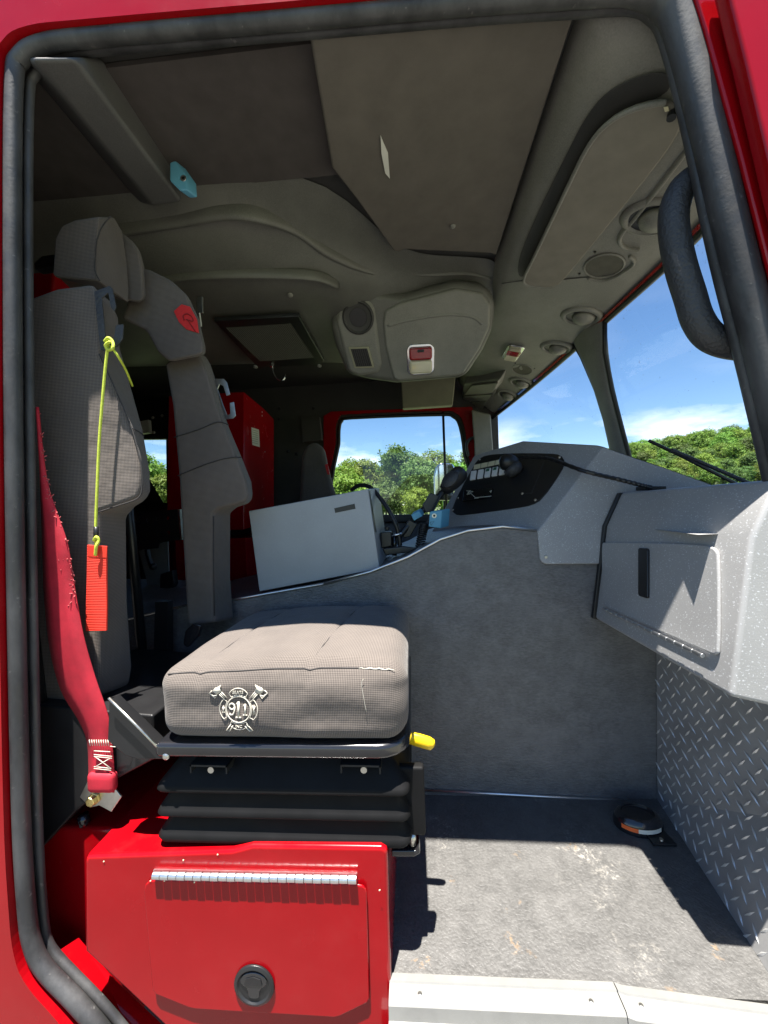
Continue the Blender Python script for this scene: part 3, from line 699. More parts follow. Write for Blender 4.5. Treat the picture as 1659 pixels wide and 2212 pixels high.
def rl(z, ins, r=.022):
    return [Vector((p.x, p.y, z)) for p in rrect((-.302, 1.045, z), XA, YA, .562 - 2 * ins, .490 - 2 * ins, r)]
lv = [(.466, .060)]
for z in (.385, .332): lv += [(z + .012, .004), (z + .003, 0), (z - .001, .002), (z - .003, .028)]
lv += [(.292, .004), (.284, .0), (.274, .004)]
rows = [rl(z, i) for z, i in lv]; rows = [r + [r[0]] for r in rows]
bel = O('bellows', grid(rows), MT['bellow'], seat, smooth=True, angle=40)
O('height_lever', tube(pp([(850, 1586), (885, 1593)], Y=.935), .009, 8), MT['black'], seat, smooth=True)
yl = pp([(880, 1592), (886, 1594), (905, 1599), (925, 1605), (934, 1609), (938, 1611)], Y=.935)
O('lever_grip', tube(yl, [.012, .0145, .0158, .0158, .0135, .005], 14, flat=.6), MT['yellow'], seat, smooth=True)
O('lever_collar', tube(pp([(866, 1588), (871, 1590)], Y=.935), .0125, 12), MT['yellow'], seat, smooth=True)
# back bolsters
Nn = [(40, 650), (120, 622), (200, 612), (212, 640), (214, 765), (236, 812), (259, 865), (286, 930), (304, 1005), (307, 1050), (298, 1076), (255, 1092), (213, 1106), (212, 1300), (214, 1460), (205, 1505), (150, 1525), (40, 1542)]
Ff = [(130, 700), (180, 658), (240, 650), (258, 690), (262, 752), (275, 800), (287, 845), (310, 930), (325, 1020), (326, 1062), (316, 1080), (295, 1094), (276, 1118), (278, 1300), (288, 1440), (283, 1475), (262, 1497), (130, 1510)]
b1 = O('back_bolster', prism(pp(Nn, Y=.895), pp(Ff, Y=1.0)), FB, seat, bevel=.012, bseg=4, angle=25)
O('bolster_seam', tube([p + Vector((.001, -.001, 0)) for p in spline(pp(Nn[4:13], Y=.895), 4)], .0016, 5), MT['seam'], b1, smooth=True)
O('cross_seam', tube([at(285, 925, Y=.893), at(300, 932, Y=.93), at(312, 942, Y=.988)], .0014, 5), MT['seam'], b1, smooth=True)
Nf = [(356, 785), (395, 762), (425, 760), (440, 785), (452, 820), (470, 880), (486, 925), (512, 988), (532, 1041), (537, 1072), (528, 1086), (473, 1099), (461, 1110), (461, 1250), (464, 1345), (405, 1352), (394, 1177), (386, 1035), (372, 877)]
Fa = [(385, 800), (420, 770), (445, 768), (456, 788), (467, 820), (481, 880), (496, 925), (523, 988), (544, 1041), (547, 1072), (541, 1086), (515, 1096), (500, 1108), (500, 1250), (507, 1338), (430, 1345), (425, 1177), (415, 1035), (400, 877)]
b2 = O('back_bolster', prism(pp(Nf, Y=1.19), pp(Fa, Y=1.30)), FB, seat, bevel=.012, bseg=4, angle=25)
for a in ([(376, 945), (430, 928), (470, 912), (494, 918)], [(384, 1028), (440, 1005), (490, 990), (522, 988)]):
    O('cross_seam', tube([p + Vector((0, -.001, 0)) for p in spline(pp(a, Y=1.19), 4)], .0018, 5), MT['seam'], b2, smooth=True)
O('front_seam', tube([p + Vector((.001, -.001, 0)) for p in pp([(461, 1115), (461, 1230), (463, 1330)], Y=1.19)], .0016, 5), MT['seam'], b2, smooth=True)
Sn = [(262, 690), (300, 580), (318, 580), (366, 604), (402, 635), (426, 683), (440, 745), (441, 764), (424, 770), (366, 782), (342, 762), (315, 714)]
Sa = [(300, 690), (330, 600), (345, 598), (380, 615), (408, 642), (430, 690), (444, 750), (445, 766), (430, 772), (380, 780), (362, 765), (345, 720)]
sh = O('shoulder_yoke', prism(pp(Sn, Y=1.14), pp(Sa, Y=1.28)), FB, seat, bevel=.016, bseg=4, angle=20)
# red patch with a curled mark, on the yoke
pn = [(375, 672), (392, 657), (410, 662), (425, 690), (429, 719), (402, 711), (386, 695)]
pat = O('shoulder_patch', ext(pp(pn, Y=1.136), (0, .004, 0)), MT['patch'], sh, bevel=.001)
O('patch_stitching', tube(spline(pp([(422, 716), (408, 695), (402, 690), (416, 694), (414, 684), (404, 678), (396, 682), (398, 692)], Y=1.134), 4), .0016, 5), pm('dark_red_thread', (.25, .01, .01), .8), pat, smooth=True)
# headrest
Hn = [(112, 594), (118, 516), (132, 488), (160, 476), (225, 467), (242, 474), (214, 500), (205, 540), (205, 585), (214, 606), (170, 604), (120, 600)]
Hn = [(112, 594), (118, 516), (132, 488), (160, 476), (215, 468), (208, 520), (205, 560), (206, 590), (212, 606), (170, 604), (120, 600)]
Hf = [(190, 600), (195, 530), (205, 500), (222, 480), (246, 468), (266, 500), (275, 560), (280, 630), (279, 656), (250, 640), (205, 620)]
hr = O('headrest', prism(pp(Hn, Y=.97), pp(Hf, Y=1.09)), FB, seat, bevel=.014, bseg=4, angle=25)
O('headrest_seam', tube(spline([p + Vector((.002, -.003, 0)) for p in pp([(240, 469), (222, 490), (210, 520), (206, 560), (206, 588), (216, 608)], Y=.971)], 4), .0017, 5), MT['seam'], hr, smooth=True)
Wn = [(240, 645), (240, 520), (262, 500), (285, 520), (300, 540), (308, 575), (312, 640), (306, 655), (285, 652)]
Wf = [(262, 640), (262, 530), (275, 515), (292, 528), (304, 545), (313, 580), (317, 635), (312, 650), (292, 648)]
O('headrest', prism(pp(Wn, Y=1.10), pp(Wf, Y=1.18)), FB, seat, bevel=.012, bseg=4, angle=25)
O('back_frame', join(tube([(-.92, .88, .50), (-1.0, .88, 1.40)], .015, 8), tube([(-.92, 1.24, .50), (-.98, 1.24, 1.40)], .015, 8), tube([(-1.0, .88, 1.38), (-.98, 1.24, 1.38)], .02, 8)), MT['black'], seat, smooth=True)
O('recliner_cover', prism(pp([(395, 1392), (400, 1362), (418, 1345), (436, 1350), (430, 1372), (405, 1400)], Y=1.14), pp([(400, 1390), (404, 1364), (420, 1350), (440, 1352), (434, 1372), (410, 1398)], Y=1.18)), MT['blackm'], seat, bevel=.006)
O('side_shield', ext(pp([(50, 1520), (330, 1545), (335, 1640), (240, 1690), (160, 1757), (92, 1830), (50, 1870)], Y=.862), (0, .38, 0)), MT['black'], seat, bevel=.006)
O('buckle_stalk', ext(pp([(335, 1300), (362, 1300), (362, 1480), (330, 1480)], Y=1.25), (0, .03, 0)), MT['black'], seat)

# ------------------------------------------------------------------ air-pack strap hook, cord, pull tag
hk = thing('strap_hook', 'black double hook bracket fixed to the near seat bolster', 'hook', at(222, 700, Y=.79))
hp = [(203, 629), (236, 617), (242, 622), (250, 662), (246, 672), (239, 664), (233, 632), (219, 644), (226, 715), (228, 748), (238, 744), (246, 728), (250, 702), (266, 700), (264, 732), (252, 748), (228, 757), (217, 756), (210, 700)]
O('hook_plate', ext(pp(hp, Y=.879), (0, .004, 0)), MT['foam'], hk, bevel=.001)
h2 = thing('strap_hook', 'bare metal double hook on the far seat bolster', 'hook', at(485, 860, Y=1.26))
hp2 = [(462, 818), (483, 818), (490, 826), (497, 852), (489, 855), (482, 834), (474, 830), (470, 840), (484, 880), (491, 897), (497, 894), (496, 870), (505, 868), (509, 898), (503, 904), (484, 906), (466, 850)]
O('hook_plate', ext(pp(hp2, Y=1.27), (0, .004, 0)), MT['steel'], h2, bevel=.001)
cdo = thing('release_cord', 'yellow braided cord tied to the black hook', 'cord', at(220, 900, Y=0.867))
O('cord_run', tube(spline(pp([(234, 744), (228, 790), (220, 880), (214, 960), (210, 1050), (207, 1130), (207, 1190)], Y=0.867), 6), .0031, 8), MT['cord'], cdo, smooth=True)
O('cord_run', tube(spline([at(240, 748, Y=0.867), at(255, 770, Y=0.87), at(272, 800, Y=0.91), at(286, 834, Y=0.955)], 5), .0028, 8), MT['cord'], cdo, smooth=True)
O('cord_knot', tube(spline([at(226, 738, Y=0.867), at(234, 730, Y=0.862), at(243, 738, Y=0.864), at(244, 752, Y=0.86), at(234, 756, Y=0.862), at(228, 746, Y=0.86), at(238, 738, Y=0.857)], 5), .0035, 8), MT['cord'], cdo, smooth=True)
O('cord_knot', tube(spline([at(203, 1168, Y=0.864), at(208, 1160, Y=0.86), at(213, 1168, Y=0.862), at(208, 1180, Y=0.858), at(206, 1200, Y=0.86)], 5), .0035, 8), MT['cord'], cdo, smooth=True)
O('cord_wrap', tube(pp([(208, 1138), (207, 1162)], Y=0.866), .0052, 8), MT['black'], cdo, smooth=True)
tg = thing('pull_tag', 'orange-red webbing pull tag hanging on the yellow cord', 'tag', at(208, 1270, Y=0.87))
tl_ = pp([(190, 1177), (189, 1240), (187, 1310), (187, 1363)], Y=0.87); tr_ = pp([(231, 1180), (231, 1245), (232, 1310), (231, 1362)], Y=0.87)
O('tag_web', ribbon(tl_, tr_), MT['orange'], tg, solid=.004)
for k in range(52):
    t = (k + .5) / 52; a, b = tl_[0].lerp(tl_[-1], t), tr_[0].lerp(tr_[-1], t)
    O('web_rib', tube([a - YA * .0016, b - YA * .0016], .0009, 4), MT['orange'], tg)
O('tag_fold', ext(pp([(190, 1178), (231, 1180), (230, 1205), (190, 1202)], Y=0.867), (0, .002, 0)), MT['orange'], tg, bevel=.0006)

# ------------------------------------------------------------------ seat belt
bl = thing('seat_belt', 'frayed dark red seat belt hanging down to its floor anchor', 'seat belt', at(205, 1725, Y=.77))
BLp = [(80, 880, 0.828), (84, 960, 0.828), (88, 1060, 0.833), (92, 1180, 0.838), (96, 1290, 0.843), (108, 1400, 0.848), (132, 1490, 0.853), (170, 1555, 0.858), (188, 1600, 0.858), (192, 1660, 0.853), (190, 1695, 0.848)]
BRp = [(84, 880, 0.828), (93, 970, 0.83), (108, 1060, 0.833), (145, 1170, 0.838), (160, 1260, 0.843), (180, 1370, 0.843), (205, 1460, 0.848), (235, 1550, 0.85), (243, 1610, 0.853), (247, 1670, 0.853), (247, 1712, 0.848)]
Ls, Rs = spline([at(u, v, Y=y) for u, v, y in BLp], 5), spline([at(u, v, Y=y) for u, v, y in BRp], 5)
O('belt_web', grid([[a, a.lerp(b, .33) - YA * .004, a.lerp(b, .66) - YA * .004, b] for a, b in zip(Ls, Rs)]), MT['belt'], bl, smooth=True, solid=.0025)
rnd = random.Random(5); fr = []
for k in range(150):
    t = rnd.random() ** .8; i = int(t * 21) + 1; p = Rs[i].lerp(Rs[i + 1], rnd.random()) - (Rs[i] - Ls[i]) * (rnd.random() ** 2 * .5 * (1 if t > .3 else .2)); d = Vector((rnd.gauss(.1, 1), -abs(rnd.gauss(0, .6)), rnd.gauss(0, .8))).normalized()
    fr.append(tube([p, p + d * .003 + ZA * rnd.gauss(0, .001), p + d * rnd.uniform(.004, .010)], [.0011, .0014, .0008], 4))
O('frayed_edge', join(*fr), MT['fray'], bl, smooth=True, kind='stuff')
st = []
for k in range(9): u = 193 + k * 5; st.append(tube(pp([(u, 1598), (u + 2, 1611)], Y=0.845), .0010, 5))
for a, b in (((203, 1622), (238, 1624)), ((203, 1630), (242, 1634)), ((203, 1634), (242, 1638)), ((203, 1656), (240, 1660)), ((203, 1660), (240, 1664)), ((205, 1634), (238, 1659)), ((238, 1638), (205, 1657))):
    st.append(tube(pp([a, b], Y=0.845), .0010, 5))
O('belt_stitching', join(*st), MT['thread'], bl, smooth=True)
O('belt_loop', rbox(*[f(at(190, 1690, Y=0.848)[0], at(248, 1690, Y=0.848)[0]) for f in (min, max)], .840, .864, at(215, 1712, Y=0.848).z, at(215, 1668, Y=0.848).z, .011, 6), MT['belt'], bl, smooth=True)
O('anchor_plate', ext(pp([(188, 1690), (172, 1722), (195, 1745), (214, 1740), (240, 1754), (262, 1722), (250, 1706)], Y=0.86), (0, .004, 0)), MT['steel'], bl, bevel=.001)
O('anchor_bracket', prism(pp([(165, 1688), (188, 1682), (180, 1720), (165, 1740), (153, 1742)], Y=0.878), pp([(175, 1688), (190, 1684), (188, 1712), (178, 1735), (168, 1738)], Y=0.903)), MT['steel'], bl, bevel=.001)
O('anchor_bolt', lathe([(.015, 0), (.015, .004), (.012, .004), (.012, .014), (.010, .016)], at(205, 1724, Y=0.86), -YA, 6), MT['brass'], bl, bevel=.001)
O('anchor_stud', tube(pp([(178, 1760), (184, 1780)], Y=0.888), .012, 10), MT['blackm'], bl, smooth=True)
O('loose_thread', tube(spline(pp([(238, 1612), (255, 1612), (268, 1595), (272, 1575)], Y=0.848), 5), .0008, 5), MT['thread'], bl, smooth=True)
O('loose_thread', tube(spline(pp([(240, 1606), (258, 1600), (272, 1606), (279, 1622)], Y=0.848), 5), .0008, 5), MT['thread'], bl, smooth=True)

# ------------------------------------------------------------------ overhead: ceiling panel, beam, air unit
LN = MT['liner']
cp = pp([(660, 30), (717, 364), (770, 432), (850, 543), (862, 546), (872, 540), (1060, 548), (1072, 553), (1258, -18)], Z=2.0033)
ceil = O('ceiling_panel', ext(cp, (0, 0, .036)), MT['cloth'], truck, bevel=.008, bseg=2)
O('panel_stud', lathe([(.011, 0), (.010, .004), (.004, .008)], at(978, 488, Z=2.0022), -ZA, 16), LN, ceil, bevel=.001)
O('panel_sticker', ext(pp([(822, 292), (838, 330), (842, 384), (832, 372), (824, 330)], Z=2.0022), (0, 0, -.003)), MT['paper'], ceil)
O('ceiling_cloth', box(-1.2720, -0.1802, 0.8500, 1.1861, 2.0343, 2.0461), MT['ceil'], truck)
bm0 = [at(66, 124, Z=1.9535), at(160, 124, Z=1.9535), at(222, 124, Z=2.0461), at(34, 124, Z=2.0461)]
bm1 = [at(330, 446, Z=1.9535), at(394, 437, Z=1.9535), at(398, 402, Z=2.0461), at(300, 440, Z=2.0461)]
O('roof_beam', prism(bm0, bm1), MT['beam'], truck, bevel=.012, bseg=3)

unit = thing('overhead_air_unit', 'moulded grey-green overhead air conditioning unit hung from the ceiling', 'air unit', (-.2, 1.6, 1.7))
cols = [ # per column: list of (u, v, Z or Y)
 [(-200, 440, 'Z', 2.0425), (-200, 480, 'Z', 2.0247), (-160, 540, 'Z', 1.9535), (-60, 640, 'Z', 1.8882), (60, 700, 'Z', 1.8763), (220, 800, 'Z', 1.8645), (220, 790, 'Y', 2.37)],
 [(300, 400, 'Z', 2.0425), (300, 440, 'Z', 2.0247), (310, 520, 'Z', 1.9535), (340, 620, 'Z', 1.8882), (370, 690, 'Z', 1.8763), (450, 798, 'Z', 1.8645), (450, 785, 'Y', 2.37)],
 [(480, 372, 'Z', 2.0425), (480, 415, 'Z', 2.0247), (480, 500, 'Z', 1.9535), (480, 600, 'Z', 1.8882), (480, 675, 'Z', 1.8763), (560, 795, 'Z', 1.8645), (560, 780, 'Y', 2.37)],
 [(712, 366, 'Z', 2.0425), (712, 415, 'Z', 2.0271), (690, 500, 'Z', 2.018854), (660, 590, 'Z', 1.8941), (660, 665, 'Z', 1.8763), (705, 792, 'Z', 1.8645), (705, 775, 'Y', 2.37)],
 [(850, 545, 'Z', 2.0425), (850, 562, 'Z', 2.0307), (840, 590, 'Z', 2.0129), (830, 630, 'Z', 1.9535), (815, 690, 'Z', 1.8941), (790, 800, 'Z', 1.7873), (790, 780, 'Y', 2.37)],
 [(960, 553, 'Z', 2.0425), (960, 570, 'Z', 2.0307), (958, 595, 'Z', 2.0129), (955, 630, 'Z', 1.9772), (950, 690, 'Z', 1.8941), (920, 810, 'Z', 1.7636), (920, 790, 'Y', 2.37)],
 [(1072, 557, 'Z', 2.0425), (1070, 575, 'Z', 2.0307), (1068, 605, 'Z', 2.0129), (1064, 640, 'Z', 1.9772), (1058, 700, 'Z', 1.8941), (1000, 805, 'Z', 1.7636), (1000, 780, 'Y', 2.37)]]
rows = [[at(c[i][0], c[i][1], **{c[i][2]: c[i][3]}) for c in cols] for i in range(7)]
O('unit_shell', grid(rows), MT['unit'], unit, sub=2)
UT = BVHTree.FromPolygons([tuple(v) for v in grid(rows)[0]], grid(rows)[1])
def us_(u, v, off):
    hit, nn, ix, dd = UT.ray_cast(CAM, ray(u, v).normalized()); nn = nn if nn.dot(CAM - hit) > 0 else -nn
    return hit + nn * off
for path, r in (([(250, 492), (380, 474), (480, 462), (560, 468), (640, 496), (710, 540), (780, 572), (840, 590)], .030), ([(300, 610), (420, 596), (560, 592), (680, 600), (730, 618)], .022), ([(850, 588), (930, 592), (1010, 590), (1060, 600)], .018)):
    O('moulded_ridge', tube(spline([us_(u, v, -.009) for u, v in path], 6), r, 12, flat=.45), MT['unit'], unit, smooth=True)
# cover with lamp
ca_ = pp([(830, 690), (836, 668), (870, 655), (985, 628), (1040, 640), (1056, 660), (1056, 700), (1035, 745), (1000, 800), (985, 806), (860, 817), (850, 812), (832, 745)], Y=1.187)
cpn = Vector((-.02, -.80, -.60)).normalized(); cp0 = at(940, 770, Y=1.9)
ca_ = [onp(u, v, cp0, cpn) for u, v in [(822, 690), (826, 662), (862, 644), (985, 612), (1044, 622), (1062, 648), (1060, 700), (1038, 748), (1002, 803), (987, 808), (858, 820), (846, 814), (828, 745)]]
cpc = sum(ca_, Vector()) / len(ca_)
ca_ = [p + (cpc - p) * .05 + cpn * .064 for p in ca_]; cb_ = [p - cpn * .06 for p in ca_]
cov = O('unit_cover', prism(ca_, cb_), LN, unit, bevel=.018, bseg=4, angle=20)
O('cover_ridge', tube(spline([onp(u, v, cp0, cpn, .058) for u, v in [(838, 696), (880, 684), (960, 672), (1015, 676), (1038, 692)]], 5), .013, 8, flat=.5), LN, cov, smooth=True)
body = [onp(u, v, cp0, cpn, .052) for u, v in [(716, 700), (722, 664), (745, 634), (800, 624), (870, 634), (985, 604), (1046, 614), (1067, 645), (1064, 702), (1041, 752), (1006, 806), (986, 812), (858, 823), (800, 815), (752, 803), (728, 745)]]
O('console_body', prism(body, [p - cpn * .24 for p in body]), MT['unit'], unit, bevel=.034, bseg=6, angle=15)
# vent housing
vp = [onp(u, v, cp0, cpn, .062) for u, v in [(728, 690), (733, 660), (754, 638), (792, 636), (812, 655), (818, 700), (828, 782), (820, 800), (778, 806), (756, 796), (740, 735)]]
vh = O('vent_housing', prism(vp, [p - cpn * .22 for p in vp]), LN, unit, bevel=.022, bseg=4, angle=20)
vc = onp(777, 680, cp0, cpn, .063)
O('round_vent', lathe([(.072, 0), (.072, .006), (.064, .010), (.058, .004), (.040, .002), (.039, -.002), (.001, -.03)], vc, cpn, 28), MT['dark'], vh, smooth=False, bevel=.001)
O('vent_throat', lathe([(.039, .004), (.035, .0005), (.001, .0004)], vc, cpn, 24), MT['black'], vh)
ru = (onp(812, 762, cp0, cpn) - onp(752, 764, cp0, cpn)).normalized(); rv_ = cpn.cross(ru)
vc2 = onp(784, 764, cp0, cpn, .062)
rv2 = (onp(790, 790, cp0, cpn) - onp(775, 738, cp0, cpn)).normalized()
def rq(c, w, h, o): return [c + cpn * o + ru * (sx * w / 2) + rv2 * (sy * h / 2) for sx, sy in ((-1, -1), (1, -1), (1, 1), (-1, 1))]
O('vent_frame', ext(rq(vc2, .098, .10, 0), cpn * .007), pm('olive_trim', (.30, .29, .20), .5), vh, bevel=.002)
O('vent_back', ext(rq(vc2, .078, .084, .0075), cpn * .001), MT['black'], vh)
for k in range(8):
    c = vc2 + ru * (-.034 + .0097 * k) + cpn * .009
    O('vent_slat', ext(rq(c, .003, .082, 0), cpn * .004), MT['dark'], vh)
def warning_light(name, label, c, n, uu, w, h, gap):
    t = thing(name, label, 'light', c)
    vv = n.cross(uu)
    def q(W_, H_, o, dv=0): return rrect(c + n * o + vv * dv, uu, vv, W_, H_, min(W_, H_) * .22)
    O('lamp_base', ext(q(w * 1.12, h * 1.12, 0), n * .010), MT['chrome'], t, bevel=.003)
    return t, q, vv
wl, q, vv = warning_light('dome_light', 'red and clear dome light on the overhead unit cover', onp(908, 768, cp0, cpn, .063), cpn, XA - cpn * XA.dot(cpn), .115, .125, 0)
sgn = 1 if vv.z > 0 else -1
O('red_lens', ext(q(.108, .055, .010, sgn * .030), cpn * .022), MT['redlens'], wl, bevel=.010, bseg=3)
O('clear_lens', ext(q(.108, .060, .010, -sgn * .030), cpn * .024), MT['clear'], wl, bevel=.010, bseg=3)
O('switch_tab', ext(q(.030, .012, .030, sgn * .046), cpn * .006), MT['black'], wl, bevel=.001)
# return air grille on the underside
gz = 1.8609
gq = pp([(462, 684), (646, 674), (700, 772), (686, 781), (556, 786)], Z=gz)
gr = O('return_grille', ext(gq, (0, 0, -.02)), MT['black'], unit, bevel=.004)
gi = pp([(486, 708), (628, 699), (678, 772), (560, 780)], Z=gz - .0205)
O('grille_mesh', ext(gi, (0, 0, -.001)), MT['grille'], gr)
for k in range(1, 34):
    t = k / 34; a, b = gi[0].lerp(gi[1], t), gi[3].lerp(gi[2], t)
    O('grille_bar', tube([a - ZA * .001, b - ZA * .001], .0016, 4), MT['dark'], gr)
for u, v in ((627, 637), (552, 792), (690, 790)):
    O('unit_screw', lathe([(.012, 0), (.011, .004), (.005, .008)], at(u, v, Z=1.8846 if v < 700 else 1.7644), Vector((0, -.4, -1)), 14), LN, unit, bevel=.001)
ch = thing('coat_hook', 'thin chrome hook hanging under the return air grille', 'hook', at(600, 800, Y=2.173))
O('hook_base', lathe([(.012, 0), (.012, .006)], at(588, 790, Y=2.173), -ZA, 12), MT['chrome'], ch)
O('hook_wire', tube(spline(pp([(588, 792), (590, 803), (596, 815), (606, 822), (614, 818), (616, 806)], Y=2.173), 5), .0042, 8), MT['chrome'], ch, smooth=True)
st_ = thing('toggle_latch', 'small metal latch with hanging pin beside the shoulder patch', 'latch', at(431, 670, Y=1.442))
O('latch_body', ext(pp([(424, 640), (437, 640), (438, 675), (426, 676)], Y=1.442), (0, .01, 0)), MT['steel'], st_, bevel=.002)
O('latch_pin', tube(pp([(431, 676), (435, 705)], Y=1.442), .003, 6), MT['paper'], st_)

# ------------------------------------------------------------------ front overhead panel
XR = .3985
def headx(y):
    for a, b in zip(HS, HS[1:]):
        if a.y <= y <= b.y:
            t = (y - a.y) / (b.y - a.y); return a.lerp(b, t)
    return HS[0] if y < HS[0].y else HS[-1]
fo = thing('front_overhead_panel', 'grey-green moulded panel over the windscreen', 'overhead panel', (.6, 1.7, 1.75))
rows = []
for y in [.832, 1.0, 1.24, 1.48, 1.72, 2.0188, 2.19, 2.44, 2.67, 2.9, 3.1]:
    h = headx(y); hz_ = h.z + .004; hxx = h.x - .012
    def mz(x): return 1.9476 + (hz_ - 1.9476) * (x - (XR + .05)) / (hxx - XR - .05)
    rows.append([Vector((XR - .004, y, 2.0544)), Vector((XR, y, 2.0188)), Vector((XR + .02, y, 1.9713)), Vector((XR + .055, y, mz(XR + .055)))] + [Vector((XR + .055 + (hxx - XR - .055) * t, y, mz(XR + .055 + (hxx - XR - .055) * t))) for t in (.25, .5, .75, .97)] + [Vector((hxx + .004, y, hz_ + .015))])
rows.insert(0, [p + Vector((0, -.035, .09)) for p in rows[0]])
O('panel_shell', grid(rows), LN, fo, sub=1)
h_ = headx(1.55); n_ = Vector((1.9476 - h_.z - .004, 0, -(-(h_.x - .012 - XR - .055)))); fn_ = Vector((-(1.9476 - h_.z) / (h_.x - XR - .067), 0, -1)).normalized()
f0 = Vector((XR + .055, 1.55, 1.9476))
def op(uv, off=0): return [onp(u, v, f0, fn_, off) for u, v in uv]
from mathutils.bvhtree import BVHTree
OV, OF = grid(rows); OT = BVHTree.FromPolygons([tuple(v) for v in OV], OF)
def os_(u, v, off=0):
    hit, nn, ix, dd = OT.ray_cast(CAM, ray(u, v).normalized())
    if hit is None: return onp(u, v, f0, fn_, off), fn_
    nn = nn if nn.dot(CAM - hit) > 0 else -nn
    return hit + nn * off, nn
fu = YA.cross(fn_).normalized()
O('panel_seam', tube(spline(op([(1084, 612), (1130, 606), (1200, 604), (1290, 596), (1330, 590)], .001), 4), .0018, 5), MT['dark'], fo, smooth=True)
O('panel_groove', tube(spline(op([(1500, 300), (1440, 380), (1372, 468), (1345, 500), (1338, 520), (1350, 535), (1380, 540)], -.002), 5), .013, 8, flat=.6), LN, fo, smooth=True)
O('panel_groove', tube(spline(op([(1270, 600), (1300, 606), (1330, 597), (1365, 575), (1370, 562), (1360, 553)], -.002), 5), .010, 8, flat=.6), LN, fo, smooth=True)
vis = thing('sun_visor', 'folded up grey sun visor with rounded corners', 'sun visor', onp(1320, 400, f0, fn_, .02))
vq = [(1136, 600), (1133, 588), (1150, 555), (1190, 470), (1235, 375), (1268, 305), (1300, 258), (1340, 226), (1390, 205), (1445, 196), (1475, 215), (1478, 250), (1450, 300), (1400, 366), (1330, 455), (1262, 540), (1215, 598), (1195, 608), (1150, 606)]
O('visor_pad', ext(chaik(op(vq, .012), 1), fn_ * .016), MT['visor'], vis, bevel=.006, bseg=3)
O('visor_edge', tube(chaik(op([(1195, 608), (1150, 606), (1136, 600), (1133, 588), (1150, 555), (1190, 470), (1235, 375), (1268, 305), (1300, 258), (1340, 226), (1390, 205), (1445, 196)], .026), 2, False), .006, 8), LN, vis, smooth=True)
O('visor_recess', ext(chaik(op([(1120, 600), (1118, 560), (1165, 450), (1225, 330), (1262, 255), (1310, 195), (1380, 160), (1450, 150), (1450, 200), (1340, 240), (1270, 320), (1190, 480), (1140, 590)], .0015), 2), fn_ * .002), MT['dark'], fo, bevel=.001)
O('visor_tag', ext(op([(1440, 200), (1450, 198), (1452, 208), (1443, 210)], .033), fn_ * .001), MT['cream'], vis)
O('visor_pivot', lathe([(.010, 0), (.010, .02)], onp(1458, 218, f0, fn_, .02), fn_, 12), MT['black'], vis)
def speaker(u, v, r, nm, label):
    c, fn_ = os_(u, v, .002); fu = YA.cross(fn_).normalized(); t = thing(nm, label, 'speaker', c)
    O('speaker_mesh', lathe([(r, 0), (r * .96, .002), (.001, .001)], c, fn_, 28), MT['grille'], t)
    O('speaker_rim', lathe([(r * 1.08, 0), (r * 1.08, .003), (r, .005), (r * .98, .001)], c, fn_, 28), LN, t, bevel=.0008)
    for k in range(4):
        a = math.radians(45 + 90 * k); O('speaker_screw', lathe([(.005, 0), (.004, .003)], c + fu * (math.cos(a) * r * 1.38) + YA * (math.sin(a) * r * 1.38), fn_, 10), MT['black'], t)
speaker(1305, 573, .065, 'ceiling_speaker', 'oval looking brown speaker grille below the sun visor')
speaker(1128, 797, .062, 'ceiling_speaker', 'small far speaker above the driver side windscreen')
def pod(u, v, r, lab, sy=1.25):
    c, fn_ = os_(u, v); fu = YA.cross(fn_).normalized(); t = thing('air_vent', lab, 'air vent', c)
    O('vent_scoop', lathe([(r * 1.35, -.004), (r * 1.2, .008), (r, .014), (r * .92, .004)], c, fn_, 28, sy, YA), LN, t, smooth=True)
    O('vent_opening', lathe([(r * .93, .006), (.001, .0055)], c, fn_, 28, sy, YA), MT['black'], t)
    o = O('vent_ball', lathe([(r * .80, .006), (r * .7, .020), (r * .42, .032), (.001, .035)], c + fu * (-r * .18 if fu.x < 0 else r * .18), fn_, 24, 1.1, YA), LN, t, smooth=True)
pod(1412, 468, .060, 'large round air vent scoop beside the grab handle')
pod(1256, 682, .058, 'air vent scoop left of the windscreen centre post top')
pod(1202, 750, .055, 'air vent scoop just behind the windscreen centre post')
pod(1126, 826, .052, 'upper air vent scoop above the driver side windscreen')
pod(1096, 853, .050, 'lowest air vent scoop at the driver side header')
dl, q, vv = warning_light('dome_light', 'narrow chrome map light on the front overhead panel', os_(1108, 760)[0], fn_, YA, .17, .085, 0)
O('clear_lens', ext(q(.13, .075, .010), fn_ * .022), MT['clear'], dl, bevel=.006, bseg=2)
O('red_lens', ext(rrect(os_(1112, 752, .0335)[0], YA, fu, .055, .076, .006), fn_ * .003), MT['redlens'], dl, bevel=.001)
def oq(uv, off): return [os_(u, v, off)[0] for u, v in uv]
ov = O('driver_console', prism(oq([(994, 878), (1010, 818), (1086, 802), (1076, 828), (1050, 880), (1012, 884)], .055), oq([(992, 880), (1006, 812), (1096, 797), (1086, 828), (1056, 884), (1010, 886)], -.01)), LN, fo, bevel=.014, bseg=3)
for a in ([(1012, 838), (1025, 815), (1082, 806), (1072, 830)], [(1002, 852), (1011, 841), (1070, 834), (1062, 850)], [(995, 868), (1001, 855), (1060, 853), (1052, 868)]):
    O('blank_plate', ext(oq(a, .058), fn_ * .012), LN, ov, bevel=.005, bseg=2)
O('far_fascia', ext(pp([(866, 816), (985, 806), (978, 875), (870, 882)], Y=2.79), (0, .06, 0)), pm('olive_fascia', (.24, .235, .16), .6), fo, bevel=.008)
